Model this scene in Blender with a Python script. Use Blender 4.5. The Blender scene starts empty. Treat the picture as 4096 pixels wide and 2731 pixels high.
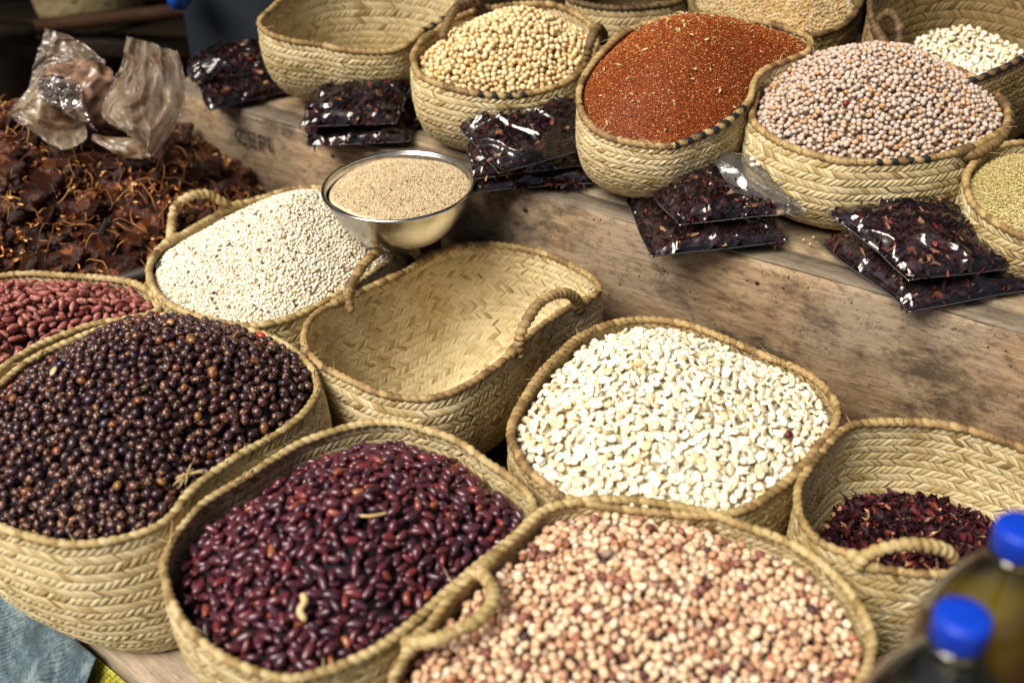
import bpy, bmesh, math, random
import numpy as np
from mathutils import Vector, Matrix, Euler

scene = bpy.context.scene
rng = np.random.default_rng(11)
random.seed(11)
PI = math.pi

# ------------------------------------------------------------------ camera
cam_d = bpy.data.cameras.new('camera')
cam = bpy.data.objects.new('camera', cam_d)
scene.collection.objects.link(cam)
scene.camera = cam
CAM = np.array([0.0, 0.0, 1.1])
cam.location = CAM
cam.rotation_euler = (math.radians(90 - 34), 0, 0)
cam_d.sensor_width = 36
cam_d.lens = 40.43
cam_d.clip_start = 0.02
cam_d.clip_end = 200
cam_d.dof.use_dof = True
cam_d.dof.focus_distance = 1.60
cam_d.dof.aperture_fstop = 2.5

# ------------------------------------------------------------------ daylight
world = bpy.data.worlds.new('World')
scene.world = world
world.use_nodes = True
wn = world.node_tree
sky = wn.nodes.new('ShaderNodeTexSky')
sky.sky_type = 'NISHITA'
sky.sun_disc = False
SUN_EL, SUN_AZ = math.radians(53), math.radians(230)     # azimuth clockwise from +Y: behind and to the left of the lens
sky.sun_elevation = SUN_EL
sky.sun_rotation = SUN_AZ
sky.dust_density = 4.0
sky.ozone_density = 0.4
sky.air_density = 0.9
wn.nodes['Background'].inputs['Strength'].default_value = 0.046
wn.links.new(sky.outputs['Color'], wn.nodes['Background'].inputs['Color'])
sun_d = bpy.data.lights.new('sun', 'SUN')
sun_d.energy = 4.7
sun_d.angle = math.radians(34)
sun_d.color = (1.0, 0.93, 0.81)
sun = bpy.data.objects.new('sun', sun_d)
scene.collection.objects.link(sun)
to_sun = Vector((math.sin(SUN_AZ) * math.cos(SUN_EL), math.cos(SUN_AZ) * math.cos(SUN_EL), math.sin(SUN_EL)))
sun.rotation_euler = to_sun.to_track_quat('Z', 'Y').to_euler()
sun.location = (-2, -3, 5)
scene.view_settings.view_transform = 'Standard'
scene.view_settings.look = 'None'
scene.view_settings.exposure = 0.25
scene.view_settings.gamma = 1.0
scene.view_settings.use_curve_mapping = False
scene.render.engine = 'CYCLES'
scene.cycles.max_bounces = 8
scene.cycles.transparent_max_bounces = 24
scene.cycles.caustics_reflective = False
scene.cycles.caustics_refractive = False

# ------------------------------------------------------------------ helpers
def props(o, label=None, cat=None, group=None, kind=None):
    if label: o['label'] = label
    if cat: o['category'] = cat
    if group: o['group'] = group
    if kind: o['kind'] = kind
    return o

def mesh_np(name, V, F, attrs=None, smooth=True):
    V = np.ascontiguousarray(V, dtype=np.float32)
    F = np.ascontiguousarray(F, dtype=np.int32)
    me = bpy.data.meshes.new(name)
    k = F.shape[1]
    me.vertices.add(len(V)); me.vertices.foreach_set('co', V.ravel())
    me.loops.add(F.size); me.loops.foreach_set('vertex_index', F.ravel())
    me.polygons.add(len(F)); me.polygons.foreach_set('loop_start', np.arange(0, F.size, k, dtype=np.int32))
    if smooth:
        me.polygons.foreach_set('use_smooth', np.ones(len(F), dtype=bool))
    me.update(calc_edges=True)
    me.validate()
    for an, a in (attrs or {}).items():
        a = np.asarray(a, dtype=np.float32)
        if a.ndim == 1:
            at = me.attributes.new(an, 'FLOAT', 'POINT'); at.data.foreach_set('value', a)
        else:
            at = me.attributes.new(an, 'FLOAT_VECTOR', 'POINT'); at.data.foreach_set('vector', a.ravel())
    return me

def add(name, me, mat=None, parent=None, loc=None):
    o = bpy.data.objects.new(name, me)
    scene.collection.objects.link(o)
    if mat is not None and me is not None:
        if len(me.materials) == 0: me.materials.append(mat)
    if loc is not None: o.location = loc
    if parent is not None: o.parent = parent
    return o

def empty(name, loc, rz=0.0):
    o = bpy.data.objects.new(name, None)
    scene.collection.objects.link(o)
    o.location = loc; o.rotation_euler = (0, 0, rz); o.empty_display_size = 0.05
    return o

def part(name, V, F, mat, root, attrs=None, smooth=True, kind=None, label=None):
    """mesh given in world coordinates, stored relative to its root Empty"""
    V = np.asarray(V, dtype=float) - np.array(root_loc[root.name])
    o = add(name, mesh_np(name, V, F, attrs, smooth), mat, root)
    if kind: o['kind'] = kind
    if label: o['label'] = label
    return o
root_loc = {}
def thing(name, loc, label, cat, group=None):
    o = empty(name, loc); root_loc[o.name] = tuple(loc)
    return props(o, label, cat, group)

def sn(P, scale, seed, octs=3):
    """smooth pseudo-noise in -1..1 made of sines along random directions"""
    r = np.random.default_rng(seed)
    P = np.asarray(P, dtype=float)
    out = np.zeros(P.shape[:-1]); amp = 1.0; tot = 0
    for _ in range(octs):
        s = 0
        for _ in range(4):
            d = r.normal(size=P.shape[-1]); d /= np.linalg.norm(d)
            s = s + np.sin(P @ d * scale * r.uniform(.7, 1.3) + r.uniform(0, 6.28))
        out += amp * s / 2.5; tot += amp; amp *= .5; scale *= 2.03
    return np.clip(out / tot, -1.3, 1.3)

def grid_faces(n, m, wrap_n=False, wrap_m=False):
    i = np.arange(n if wrap_n else n - 1); j = np.arange(m if wrap_m else m - 1)
    I, J = np.meshgrid(i, j, indexing='ij'); I = I.ravel(); J = J.ravel()
    I2 = (I + 1) % n; J2 = (J + 1) % m
    return np.stack([I * m + J, I2 * m + J, I2 * m + J2, I * m + J2], 1)

def catmull(pts, n, closed=True):
    P = np.asarray(pts, dtype=float); k = len(P)
    out = []
    segs = k if closed else k - 1
    for i in range(segs):
        if closed: a, b, c, d = P[(i - 1) % k], P[i], P[(i + 1) % k], P[(i + 2) % k]
        else: a, b, c, d = P[max(i - 1, 0)], P[i], P[i + 1], P[min(i + 2, k - 1)]
        t = np.linspace(0, 1, 12, endpoint=False)[:, None]
        out.append(.5 * ((2 * b) + (-a + c) * t + (2 * a - 5 * b + 4 * c - d) * t ** 2 + (-a + 3 * b - 3 * c + d) * t ** 3))
    if not closed: out.append(P[-1:])
    Q = np.concatenate(out)
    if closed: Q = np.concatenate([Q, Q[:1]])
    s = np.concatenate([[0], np.cumsum(np.linalg.norm(np.diff(Q, axis=0), axis=1))])
    u = np.linspace(0, s[-1], n + 1)[:-1] if closed else np.linspace(0, s[-1], n)
    return np.stack([np.interp(u, s, Q[:, c]) for c in range(3)], 1), s[-1]

def smooth_closed(A, k):
    for _ in range(k): A = (np.roll(A, 1, 0) + 2 * A + np.roll(A, -1, 0)) / 4
    return A

# ------------------------------------------------------------------ materials
class NT:
    def __init__(s, name):
        s.m = bpy.data.materials.new(name); s.m.use_nodes = True
        s.t = s.m.node_tree; s.b = s.t.nodes['Principled BSDF']; s.out = s.t.nodes['Material Output']
    def n(s, typ, **kw):
        x = s.t.nodes.new('ShaderNode' + typ)
        for k, v in kw.items():
            if k.startswith('i_'):
                key = k[2:]; key = int(key) if key.isdigit() else key.replace('_', ' ')
                s.set(x.inputs[key], v)
            else: setattr(x, k, v)
        return x
    def set(s, sock, v):
        if isinstance(v, bpy.types.NodeSocket): s.t.links.new(v, sock)
        else: sock.default_value = v
    def attr(s, name, out='Fac'):
        return s.n('Attribute', attribute_name=name).outputs[out]
    def noise(s, vec, scale, detail=3, rough=.55, w=None):
        x = s.n('TexNoise', i_Scale=scale, i_Detail=detail, i_Roughness=rough)
        if w is not None:
            x.noise_dimensions = '4D'; s.set(x.inputs['W'], w)
        if vec is not None: s.set(x.inputs['Vector'], vec)
        return x.outputs['Fac']
    def ramp(s, fac, stops, interp='LINEAR'):
        x = s.n('ValToRGB'); x.color_ramp.interpolation = interp
        e = x.color_ramp.elements
        while len(e) < len(stops): e.new(.5)
        for el, (p, c) in zip(e, stops):
            el.position = p
            if not hasattr(c, '__len__'): c = (c, c, c)
            el.color = (c[0], c[1], c[2], 1)
        s.set(x.inputs['Fac'], fac)
        return x.outputs['Color']
    def math(s, op, a, b=0.0, clamp=False):
        x = s.n('Math', operation=op, use_clamp=clamp); s.set(x.inputs[0], a); s.set(x.inputs[1], b)
        return x.outputs[0]
    def mix(s, fac, a, b, mode='MIX'):
        x = s.n('MixRGB', blend_type=mode)
        s.set(x.inputs['Fac'], fac)
        for i, v in ((1, a), (2, b)):
            if isinstance(v, tuple): v = (v[0], v[1], v[2], 1)
            s.set(x.inputs[i], v)
        return x.outputs['Color']
    def bump(s, h, strength=.3, dist=.001):
        x = s.n('Bump', i_Strength=strength, i_Distance=dist); s.set(x.inputs['Height'], h)
        s.t.links.new(x.outputs['Normal'], s.b.inputs['Normal'])
        return x
    def obj(s): return s.n('TexCoord').outputs['Object']
    def p(s, **kw):
        for k, v in kw.items():
            if isinstance(v, tuple) and len(v) == 3: v = (*v, 1)
            s.set(s.b.inputs[k.replace('_', ' ')], v)
        return s.m
    def mapping(s, vec, scale=(1, 1, 1), rot=(0, 0, 0), loc=(0, 0, 0)):
        x = s.n('Mapping'); s.set(x.inputs['Vector'], vec)
        x.inputs['Scale'].default_value = scale; x.inputs['Rotation'].default_value = rot; x.inputs['Location'].default_value = loc
        return x.outputs[0]

def straw_material(name, lo, mid, hi, speck=.5, brown=(.17, .085, .03)):
    m = NT(name); co = m.obj(); tint = m.attr('tint'); age = m.attr('age')
    base = m.ramp(tint, [(0, brown), (.06, lo), (.35, mid), (.8, hi), (1, (hi[0] * 1.06, hi[1] * 1.06, hi[2] * 1.02))])
    fib = m.noise(co, 700, 2)
    base = m.mix(m.math('MULTIPLY', fib, .5), base, m.mix(1, base, (.62, .56, .42), 'MULTIPLY'))
    patch = m.ramp(m.noise(co, 13, 3), [(.42, 0), (.68, 1)])
    base = m.mix(m.math('MULTIPLY', patch, .3), base, (.36, .27, .07))
    sp = m.ramp(m.noise(co, 330, 2, .6), [(.60 - .05 * speck, 0), (.66 - .05 * speck, 1)])
    msk = m.math('MULTIPLY', m.ramp(m.noise(co, 26, 2), [(.38, 0), (.62, 1)]), m.math('ADD', m.math('MULTIPLY', age, 1.2), .08), clamp=True)
    sp = m.math('MULTIPLY', sp, msk, clamp=True)
    base = m.mix(m.math('MULTIPLY', sp, .9 * min(1, speck + .3)), base, (.035, .02, .01))
    stripe = m.attr('stripe')
    base = m.mix(stripe, base, (.012, .013, .016))
    m.bump(m.noise(co, 500, 3), .35, .0008)
    return m.p(Base_Color=base, Roughness=.58, Specular_IOR_Level=.35)

def bean_material(name, stops, mott=None, rough=.35, spec=.5, dust=0.0, dustcol=(.3, .25, .22), coat=0.0, eye=None, bump=.1):
    """stops: colour ramp over a random number per bean; mott=(colour, scale, lo, hi, amount)"""
    m = NT(name)
    r = m.math('FRACT', m.math('ADD', m.attr('tint'), m.n('ObjectInfo').outputs['Random']))
    col = m.ramp(r, stops)
    loc = m.attr('loc', 'Vector')
    w = m.math('MULTIPLY', r, 91.0)
    if mott:
        c, sc, lo, hi, amt = mott
        n = m.noise(loc, sc, 2, .6, w)
        f = m.ramp(n, [(lo, 0), (hi, 1)])
        r2 = m.math('FRACT', m.math('MULTIPLY', r, 17.3))
        f = m.math('MULTIPLY', f, m.math('MULTIPLY', m.ramp(r2, [(.15, 0.1), (.6, 1)]), amt))
        col = m.mix(f, col, c)
    if eye:
        # the scar on the belly of the seed, where it grew on the pod
        sx = m.n('SeparateXYZ'); m.set(sx.inputs[0], loc)
        d = m.math('ADD', m.math('POWER', m.math('MULTIPLY', sx.outputs[0], 2.1), 2.0), m.math('POWER', m.math('MULTIPLY', sx.outputs[2], 5.0), 2.0))
        f = m.ramp(d, [(.0, 0), (.55, 0), (.75, 1), (1.0, 0)])
        f = m.math('MULTIPLY', f, m.math('GREATER_THAN', sx.outputs[1], 0.2))
        col = m.mix(f, col, eye)
    if dust:
        col = m.mix(m.math('MULTIPLY', m.ramp(m.noise(loc, 2.3, 3, .6, w), [(.35, 0), (.75, 1)]), dust), col, dustcol)
    if bump: m.bump(m.noise(loc, 3.5, 2, .5, w), bump, .002)
    return m.p(Base_Color=col, Roughness=rough, Specular_IOR_Level=spec, Coat_Weight=coat, Coat_Roughness=.12)

def wood_material(name, c1, c2, c3, stain=.5, speck=.5, along=(1.2, 16, 16), dark=(.03, .022, .016), rough=.7, grey=None):
    m = NT(name); co = m.obj()
    st = m.mapping(co, along)
    g1 = m.noise(st, 5, 5, .62); g2 = m.noise(m.mapping(co, (along[0] * 1.5, along[1] * 5, along[2] * 5)), 9, 3, .6)
    base = m.ramp(g1, [(.28, c1), (.5, c2), (.74, c3)])
    base = m.mix(m.math('MULTIPLY', m.ramp(g2, [(.35, 1), (.6, 0)]), .45), base, m.mix(1, base, (.5, .42, .36), 'MULTIPLY'))
    if grey:
        base = m.mix(m.math('MULTIPLY', m.ramp(m.noise(co, 5, 3), [(.42, 0), (.62, 1)]), .75), base, grey)
    s1 = m.ramp(m.noise(m.mapping(co, (.6, 1, 1)), 10, 7, .72), [(.50, 0), (.63, 1)])
    base = m.mix(m.math('MULTIPLY', s1, stain), base, dark)
    s3 = m.ramp(m.noise(m.mapping(co, (2, 5, 5)), 22, 4, .7), [(.50, 0), (.66, 1)])
    base = m.mix(m.math('MULTIPLY', s3, stain * .8), base, (.10, .06, .035))
    v = m.n('TexVoronoi', i_Scale=75.0); m.set(v.inputs['Vector'], co)
    s2 = m.math('MULTIPLY', m.ramp(v.outputs['Distance'], [(.10, 1), (.17, 0)]), m.ramp(m.noise(co, 14, 2), [(.46, 0), (.6, 1)]))
    base = m.mix(m.math('MULTIPLY', s2, speck), base, (.015, .01, .008))
    ln = m.math('ABSOLUTE', m.math('SUBTRACT', m.noise(m.mapping(co, (along[0] * .8, along[1] * 2.2, along[2] * 2.2)), 6, 4, .7), .5))
    lines = m.math('MULTIPLY', m.ramp(ln, [(.0, 1), (.022, 0)]), m.ramp(m.noise(co, 9, 3), [(.42, 0), (.6, 1)]))
    base = m.mix(m.math('MULTIPLY', lines, .75), base, (.035, .022, .014))
    fine = m.noise(m.mapping(co, (along[0] * 3, along[1] * 14, along[2] * 14)), 10, 3, .7)
    base = m.mix(m.ramp(fine, [(.40, .35), (.58, 0)]), base, m.mix(1, base, (.35, .28, .22), 'MULTIPLY'))
    v2 = m.n('TexVoronoi', i_Scale=210.0); m.set(v2.inputs['Vector'], co)
    s4 = m.math('MULTIPLY', m.ramp(v2.outputs['Distance'], [(.16, 1), (.26, 0)]), m.ramp(m.noise(co, 17, 3), [(.50, 0), (.62, 1)]))
    s5 = m.ramp(m.noise(co, 34, 6, .75), [(.56, 0), (.64, 1)])
    base = m.mix(m.math('MULTIPLY', s4, speck * .8), base, (.03, .018, .01))
    base = m.mix(m.math('MULTIPLY', s5, stain * .6), base, (.07, .045, .03))
    h = m.mix(.5, m.mix(.6, g2, fine), m.math('SUBTRACT', m.noise(co, 160, 3), lines))
    m.bump(h, .5, .0016)
    return m.p(Base_Color=base, Roughness=rough, Specular_IOR_Level=.3)

def plain(name, col, rough=.5, var=.0, scale=40, spec=.5, bump=0, bscale=120, metal=0, dirt=None):
    m = NT(name); co = m.obj(); c = (*col, 1)
    if var:
        c = m.mix(m.ramp(m.noise(co, scale, 4), [(.3, 0), (.7, 1)]), tuple(x * (1 - var) for x in col), tuple(min(1, x * (1 + var)) for x in col))
    if dirt:
        c = m.mix(m.math('MULTIPLY', m.ramp(m.noise(co, dirt[0], 5, .65), [(.45, 0), (.7, 1)]), dirt[2]), c, dirt[1])
    if bump: m.bump(m.noise(co, bscale, 3), bump, .002)
    return m.p(Base_Color=c, Roughness=rough, Specular_IOR_Level=spec, Metallic=metal)

def film_material(name, haze=.05, hazecol=(.5, .48, .45), rough=.05, gloss=1.0, stains=None, extra=0.0):
    m = NT(name); t = m.t; co = m.obj()
    tr = m.n('BsdfTransparent'); tr.inputs['Color'].default_value = (.93, .93, .94, 1)
    gl = m.n('BsdfGlossy', i_Roughness=rough); gl.inputs['Color'].default_value = (1, 1, 1, 1)
    df = m.n('BsdfDiffuse'); tl = m.n('BsdfTranslucent')
    c = hazecol
    if stains:
        c = m.mix(m.ramp(m.noise(co, stains[0], 5, .65), [(.38, 0), (.66, 1)]), hazecol, stains[1])
    for x in (df, tl):
        m.set(x.inputs['Color'], (*c, 1) if isinstance(c, tuple) else c)
    bn = m.n('Bump', i_Strength=.25, i_Distance=.002); m.set(bn.inputs['Height'], m.noise(co, 30, 1, .4))
    for x in (gl,): t.links.new(bn.outputs[0], x.inputs['Normal'])
    a = m.n('MixShader', i_0=.45); t.links.new(df.outputs[0], a.inputs[1]); t.links.new(tl.outputs[0], a.inputs[2])
    b = m.n('MixShader')
    hz = haze
    if stains:
        hz = m.math('MULTIPLY', m.ramp(m.noise(co, stains[0] * .7, 4), [(.3, .55), (.7, 1.0)]), haze)
    m.set(b.inputs[0], hz)
    t.links.new(tr.outputs[0], b.inputs[1]); t.links.new(a.outputs[0], b.inputs[2])
    fr = m.n('Fresnel', i_IOR=1.5); t.links.new(bn.outputs[0], fr.inputs['Normal'])
    f = m.math('ADD', m.math('MULTIPLY', fr.outputs[0], gloss), extra, clamp=True)
    d = m.n('MixShader'); m.set(d.inputs[0], f)
    t.links.new(b.outputs[0], d.inputs[1]); t.links.new(gl.outputs[0], d.inputs[2])
    t.links.new(d.outputs[0], m.out.inputs['Surface'])
    return m.m

M = {}
M['straw'] = straw_material('straw', (.37, .26, .11), (.56, .44, .235), (.71, .60, .38), .6)
M['straw_old'] = straw_material('straw_aged', (.30, .20, .09), (.46, .34, .17), (.60, .48, .27), .9)
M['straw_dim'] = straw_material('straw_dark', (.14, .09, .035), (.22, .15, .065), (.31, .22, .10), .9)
M['core'] = plain('straw_core', (.10, .06, .022), .8, .4, 60)
M['rope'] = straw_material('rope', (.17, .095, .038), (.32, .20, .085), (.48, .34, .16), 1.0)
M['rope_pale'] = straw_material('rope_pale', (.27, .175, .07), (.44, .32, .14), (.60, .47, .25), .7)
M['rope_dark'] = straw_material('rope_dark', (.045, .026, .013), (.095, .055, .026), (.17, .10, .05), 1.0)
M['gap_shade'] = plain('gap_shade', (.05, .035, .025), .9, .4, 200)  # heap underlay, shade between the beans put into its colour
M['pale_bottom'] = plain('bounce_lit_gap', (.42, .33, .20), .9, .3, 200)  # pale underlay, light bounced between kernels put into its colour
M['tan_bottom'] = plain('tan_gap_shade', (.20, .14, .095), .9, .3, 200)  # tan underlay for pale heaps, gap shade put into its colour
M['deep_gap_shade'] = plain('deep_gap_shade', (.012, .007, .009), .9, .3, 200)  # near-black underlay, deep shade between dark beans put into its colour
M['rope_mid'] = straw_material('rope_worn', (.11, .062, .026), (.25, .155, .068), (.42, .29, .14), 1.0)

# rims of the baskets, metres
RIM = {}
RIM['empty_mid'] = [(-0.293,1.344,0.195), (-0.293,1.382,0.195), (-0.283,1.411,0.195), (-0.263,1.435,0.195), (-0.234,1.463,0.195), (-0.199,1.497,0.195), (-0.160,1.535,0.195), (-0.131,1.580,0.195), (-0.101,1.604,0.195), (-0.058,1.615,0.195), (-0.014,1.614,0.195), (0.029,1.600,0.195), (0.061,1.581,0.195), (0.092,1.551,0.195), (0.118,1.518,0.195), (0.131,1.487,0.195), (0.127,1.466,0.195), (0.107,1.441,0.195), (0.076,1.415,0.195), (0.046,1.381,0.195), (0.024,1.351,0.195), (0.003,1.317,0.195), (-0.021,1.281,0.195), (-0.048,1.250,0.195), (-0.074,1.225,0.195), (-0.100,1.210,0.195), (-0.127,1.206,0.195), (-0.154,1.210,0.195), (-0.187,1.225,0.195), (-0.231,1.256,0.195), (-0.261,1.281,0.195), (-0.283,1.314,0.195)]
RIM['maize'] = [(0.001,1.158,0.195), (0.018,1.211,0.195), (0.042,1.263,0.195), (0.073,1.315,0.195), (0.095,1.347,0.195), (0.130,1.377,0.195), (0.164,1.394,0.195), (0.204,1.397,0.195), (0.245,1.386,0.195), (0.278,1.364,0.195), (0.319,1.329,0.195), (0.354,1.298,0.195), (0.389,1.269,0.195), (0.411,1.236,0.195), (0.420,1.201,0.195), (0.418,1.173,0.195), (0.406,1.143,0.195), (0.386,1.117,0.195), (0.354,1.071,0.195), (0.324,1.039,0.195), (0.295,1.013,0.195), (0.264,0.993,0.195), (0.231,0.985,0.195), (0.188,0.987,0.195), (0.131,0.995,0.195), (0.082,1.008,0.195), (0.058,1.018,0.195), (0.039,1.039,0.195), (0.020,1.062,0.195), (0.009,1.089,0.195), (-0.001,1.122,0.195)]
RIM['kidney'] = [(-0.215,1.140,0.195), (-0.180,1.152,0.195), (-0.143,1.152,0.195), (-0.106,1.138,0.195), (-0.068,1.117,0.195), (-0.031,1.079,0.195), (-0.008,1.057,0.195), (0.012,1.033,0.195), (0.024,1.005,0.195), (0.024,0.983,0.195), (0.013,0.964,0.195), (-0.004,0.941,0.195), (-0.028,0.913,0.195), (-0.051,0.885,0.195), (-0.080,0.847,0.195), (-0.108,0.812,0.195), (-0.135,0.785,0.195), (-0.169,0.763,0.195), (-0.189,0.754,0.195), (-0.217,0.747,0.195), (-0.246,0.754,0.195), (-0.278,0.768,0.195), (-0.303,0.785,0.195), (-0.331,0.811,0.195), (-0.354,0.843,0.195), (-0.369,0.874,0.195), (-0.378,0.900,0.195), (-0.378,0.931,0.195), (-0.371,0.964,0.195), (-0.355,1.005,0.195), (-0.324,1.043,0.195), (-0.287,1.088,0.195), (-0.258,1.117,0.195)]
RIM['castor'] = [(-0.258,1.233,0.195), (-0.258,1.207,0.195), (-0.270,1.170,0.195), (-0.297,1.131,0.195), (-0.327,1.100,0.195), (-0.355,1.065,0.195), (-0.372,1.039,0.195), (-0.384,1.010,0.195), (-0.390,0.985,0.195), (-0.407,0.961,0.195), (-0.443,0.943,0.195), (-0.490,0.936,0.195), (-0.533,0.945,0.195), (-0.581,0.964,0.195), (-0.637,0.997,0.195), (-0.684,1.041,0.195), (-0.719,1.097,0.195), (-0.726,1.157,0.195), (-0.703,1.205,0.195), (-0.682,1.236,0.195), (-0.668,1.280,0.195), (-0.649,1.311,0.195), (-0.619,1.343,0.195), (-0.586,1.371,0.195), (-0.537,1.390,0.195), (-0.469,1.394,0.195), (-0.393,1.377,0.195), (-0.321,1.333,0.195), (-0.275,1.278,0.195)]
RIM['groundnut'] = [(0.020,0.968,0.195), (0.038,0.991,0.195), (0.072,1.005,0.195), (0.106,1.010,0.195), (0.148,1.008,0.195), (0.196,0.997,0.195), (0.230,0.986,0.195), (0.260,0.968,0.195), (0.297,0.947,0.195), (0.325,0.922,0.195), (0.343,0.895,0.195), (0.358,0.861,0.195), (0.365,0.827,0.195), (0.365,0.798,0.195), (0.356,0.772,0.195), (0.344,0.750,0.195), (0.319,0.719,0.195), (0.269,0.687,0.195), (0.196,0.665,0.195), (0.104,0.660,0.195), (0.012,0.668,0.195), (-0.058,0.690,0.195), (-0.103,0.722,0.195), (-0.116,0.745,0.195), (-0.109,0.768,0.195), (-0.099,0.794,0.195), (-0.086,0.813,0.195), (-0.064,0.855,0.195), (-0.039,0.890,0.195), (-0.019,0.914,0.195), (0.003,0.944,0.195)]
RIM['hibiscus'] = [(0.417,1.140,0.195), (0.438,1.153,0.195), (0.476,1.158,0.195), (0.531,1.155,0.195), (0.573,1.140,0.195), (0.610,1.117,0.195), (0.631,1.100,0.195), (0.654,1.059,0.195), (0.649,1.010,0.195), (0.613,0.956,0.195), (0.555,0.912,0.195), (0.493,0.890,0.195), (0.442,0.888,0.195), (0.394,0.899,0.195), (0.379,0.913,0.195), (0.365,0.922,0.195), (0.344,0.936,0.195), (0.333,0.959,0.195), (0.330,0.988,0.195), (0.336,1.023,0.195), (0.348,1.049,0.195), (0.366,1.076,0.195), (0.392,1.112,0.195)]
RIM['sorghum'] = [(-0.563,1.541,0.195), (-0.566,1.582,0.195), (-0.558,1.615,0.195), (-0.538,1.648,0.195), (-0.513,1.692,0.195), (-0.476,1.749,0.195), (-0.432,1.782,0.195), (-0.379,1.815,0.195), (-0.314,1.815,0.195), (-0.244,1.777,0.195), (-0.192,1.713,0.195), (-0.170,1.644,0.195), (-0.181,1.586,0.195), (-0.215,1.532,0.195), (-0.252,1.480,0.195), (-0.284,1.436,0.195), (-0.321,1.400,0.195), (-0.364,1.379,0.195), (-0.402,1.381,0.195), (-0.459,1.404,0.195), (-0.510,1.439,0.195), (-0.543,1.485,0.195), (-0.558,1.524,0.195)]
RIM['sugar'] = [(-0.892,1.447,0.185), (-0.861,1.508,0.185), (-0.793,1.532,0.185), (-0.751,1.540,0.185), (-0.705,1.536,0.185), (-0.635,1.528,0.185), (-0.583,1.515,0.185), (-0.544,1.482,0.185), (-0.525,1.450,0.185), (-0.533,1.425,0.185), (-0.574,1.412,0.185), (-0.610,1.399,0.185), (-0.635,1.376,0.185), (-0.667,1.344,0.185), (-0.687,1.310,0.185), (-0.706,1.269,0.185), (-0.736,1.240,0.185), (-0.786,1.240,0.185), (-0.848,1.304,0.185), (-0.888,1.379,0.185)]
RIM['pigeon'] = [(0.354,1.587,0.422), (0.368,1.645,0.428), (0.388,1.711,0.435), (0.411,1.753,0.439), (0.442,1.780,0.441), (0.502,1.800,0.443), (0.580,1.806,0.444), (0.657,1.788,0.442), (0.708,1.745,0.438), (0.734,1.690,0.432), (0.742,1.638,0.427), (0.735,1.600,0.423), (0.718,1.563,0.420), (0.691,1.536,0.417), (0.641,1.496,0.413), (0.594,1.475,0.411), (0.551,1.467,0.410), (0.500,1.466,0.410), (0.461,1.470,0.410), (0.424,1.488,0.412), (0.388,1.516,0.415), (0.365,1.549,0.418)]
RIM['red'] = [(0.100,1.603,0.436), (0.102,1.642,0.447), (0.115,1.677,0.458), (0.144,1.730,0.474), (0.184,1.778,0.488), (0.237,1.808,0.497), (0.301,1.820,0.501), (0.380,1.808,0.497), (0.432,1.785,0.490), (0.465,1.757,0.482), (0.456,1.724,0.472), (0.424,1.706,0.467), (0.390,1.688,0.461), (0.367,1.659,0.453), (0.353,1.616,0.440), (0.331,1.585,0.430), (0.300,1.554,0.421), (0.266,1.535,0.415), (0.244,1.523,0.412), (0.223,1.517,0.410), (0.181,1.520,0.411), (0.137,1.538,0.416), (0.110,1.568,0.425)]
RIM['soya'] = [(-0.159,1.791,0.435), (-0.158,1.814,0.441), (-0.147,1.841,0.449), (-0.129,1.865,0.455), (-0.106,1.896,0.464), (-0.075,1.919,0.471), (-0.029,1.937,0.476), (0.022,1.948,0.479), (0.073,1.944,0.478), (0.111,1.919,0.471), (0.134,1.884,0.461), (0.139,1.848,0.451), (0.131,1.810,0.440), (0.115,1.773,0.430), (0.086,1.737,0.420), (0.051,1.716,0.414), (0.005,1.702,0.410), (-0.052,1.705,0.411), (-0.097,1.719,0.415), (-0.133,1.740,0.421), (-0.150,1.758,0.426)]
RIM['empty_back'] = [(-0.437,1.958,0.443), (-0.417,1.926,0.434), (-0.377,1.907,0.428), (-0.327,1.898,0.425), (-0.288,1.884,0.421), (-0.239,1.880,0.420), (-0.206,1.884,0.421), (-0.179,1.899,0.426), (-0.154,1.933,0.436), (-0.125,1.960,0.444), (-0.100,1.995,0.455), (-0.097,2.031,0.465), (-0.129,2.060,0.474), (-0.202,2.086,0.482), (-0.293,2.090,0.483), (-0.358,2.071,0.478), (-0.403,2.027,0.464), (-0.420,1.995,0.455)]
RIM['millet'] = [(0.634,1.458,0.393), (0.626,1.433,0.390), (0.622,1.396,0.384), (0.633,1.360,0.379), (0.647,1.342,0.376), (0.669,1.323,0.373), (0.717,1.315,0.372), (0.768,1.348,0.377), (0.808,1.427,0.389), (0.807,1.499,0.400), (0.769,1.531,0.404), (0.726,1.535,0.405), (0.685,1.518,0.402), (0.655,1.490,0.398)]
RIM['grits'] = [(0.312,1.989,0.465), (0.325,1.961,0.457), (0.386,1.934,0.449), (0.498,1.905,0.440), (0.531,1.911,0.442), (0.564,1.930,0.448), (0.594,1.968,0.459), (0.612,2.018,0.474), (0.582,2.070,0.489), (0.474,2.092,0.496), (0.359,2.070,0.489), (0.319,2.033,0.478)]
RIM['white_back'] = [(0.603,1.662,0.467), (0.633,1.645,0.460), (0.681,1.645,0.460), (0.736,1.667,0.470), (0.778,1.691,0.481), (0.840,1.729,0.498), (0.894,1.785,0.523), (0.919,1.858,0.556), (0.893,1.924,0.585), (0.800,1.963,0.603), (0.689,1.946,0.595), (0.601,1.874,0.563), (0.562,1.790,0.525), (0.569,1.720,0.493)]
RIM['plain_back'] = [(0.098,2.016,0.470), (0.122,1.975,0.470), (0.177,1.954,0.470), (0.237,1.961,0.470), (0.292,1.988,0.470), (0.312,2.059,0.470), (0.296,2.135,0.470), (0.241,2.182,0.470), (0.165,2.174,0.470), (0.115,2.104,0.470)]
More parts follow.
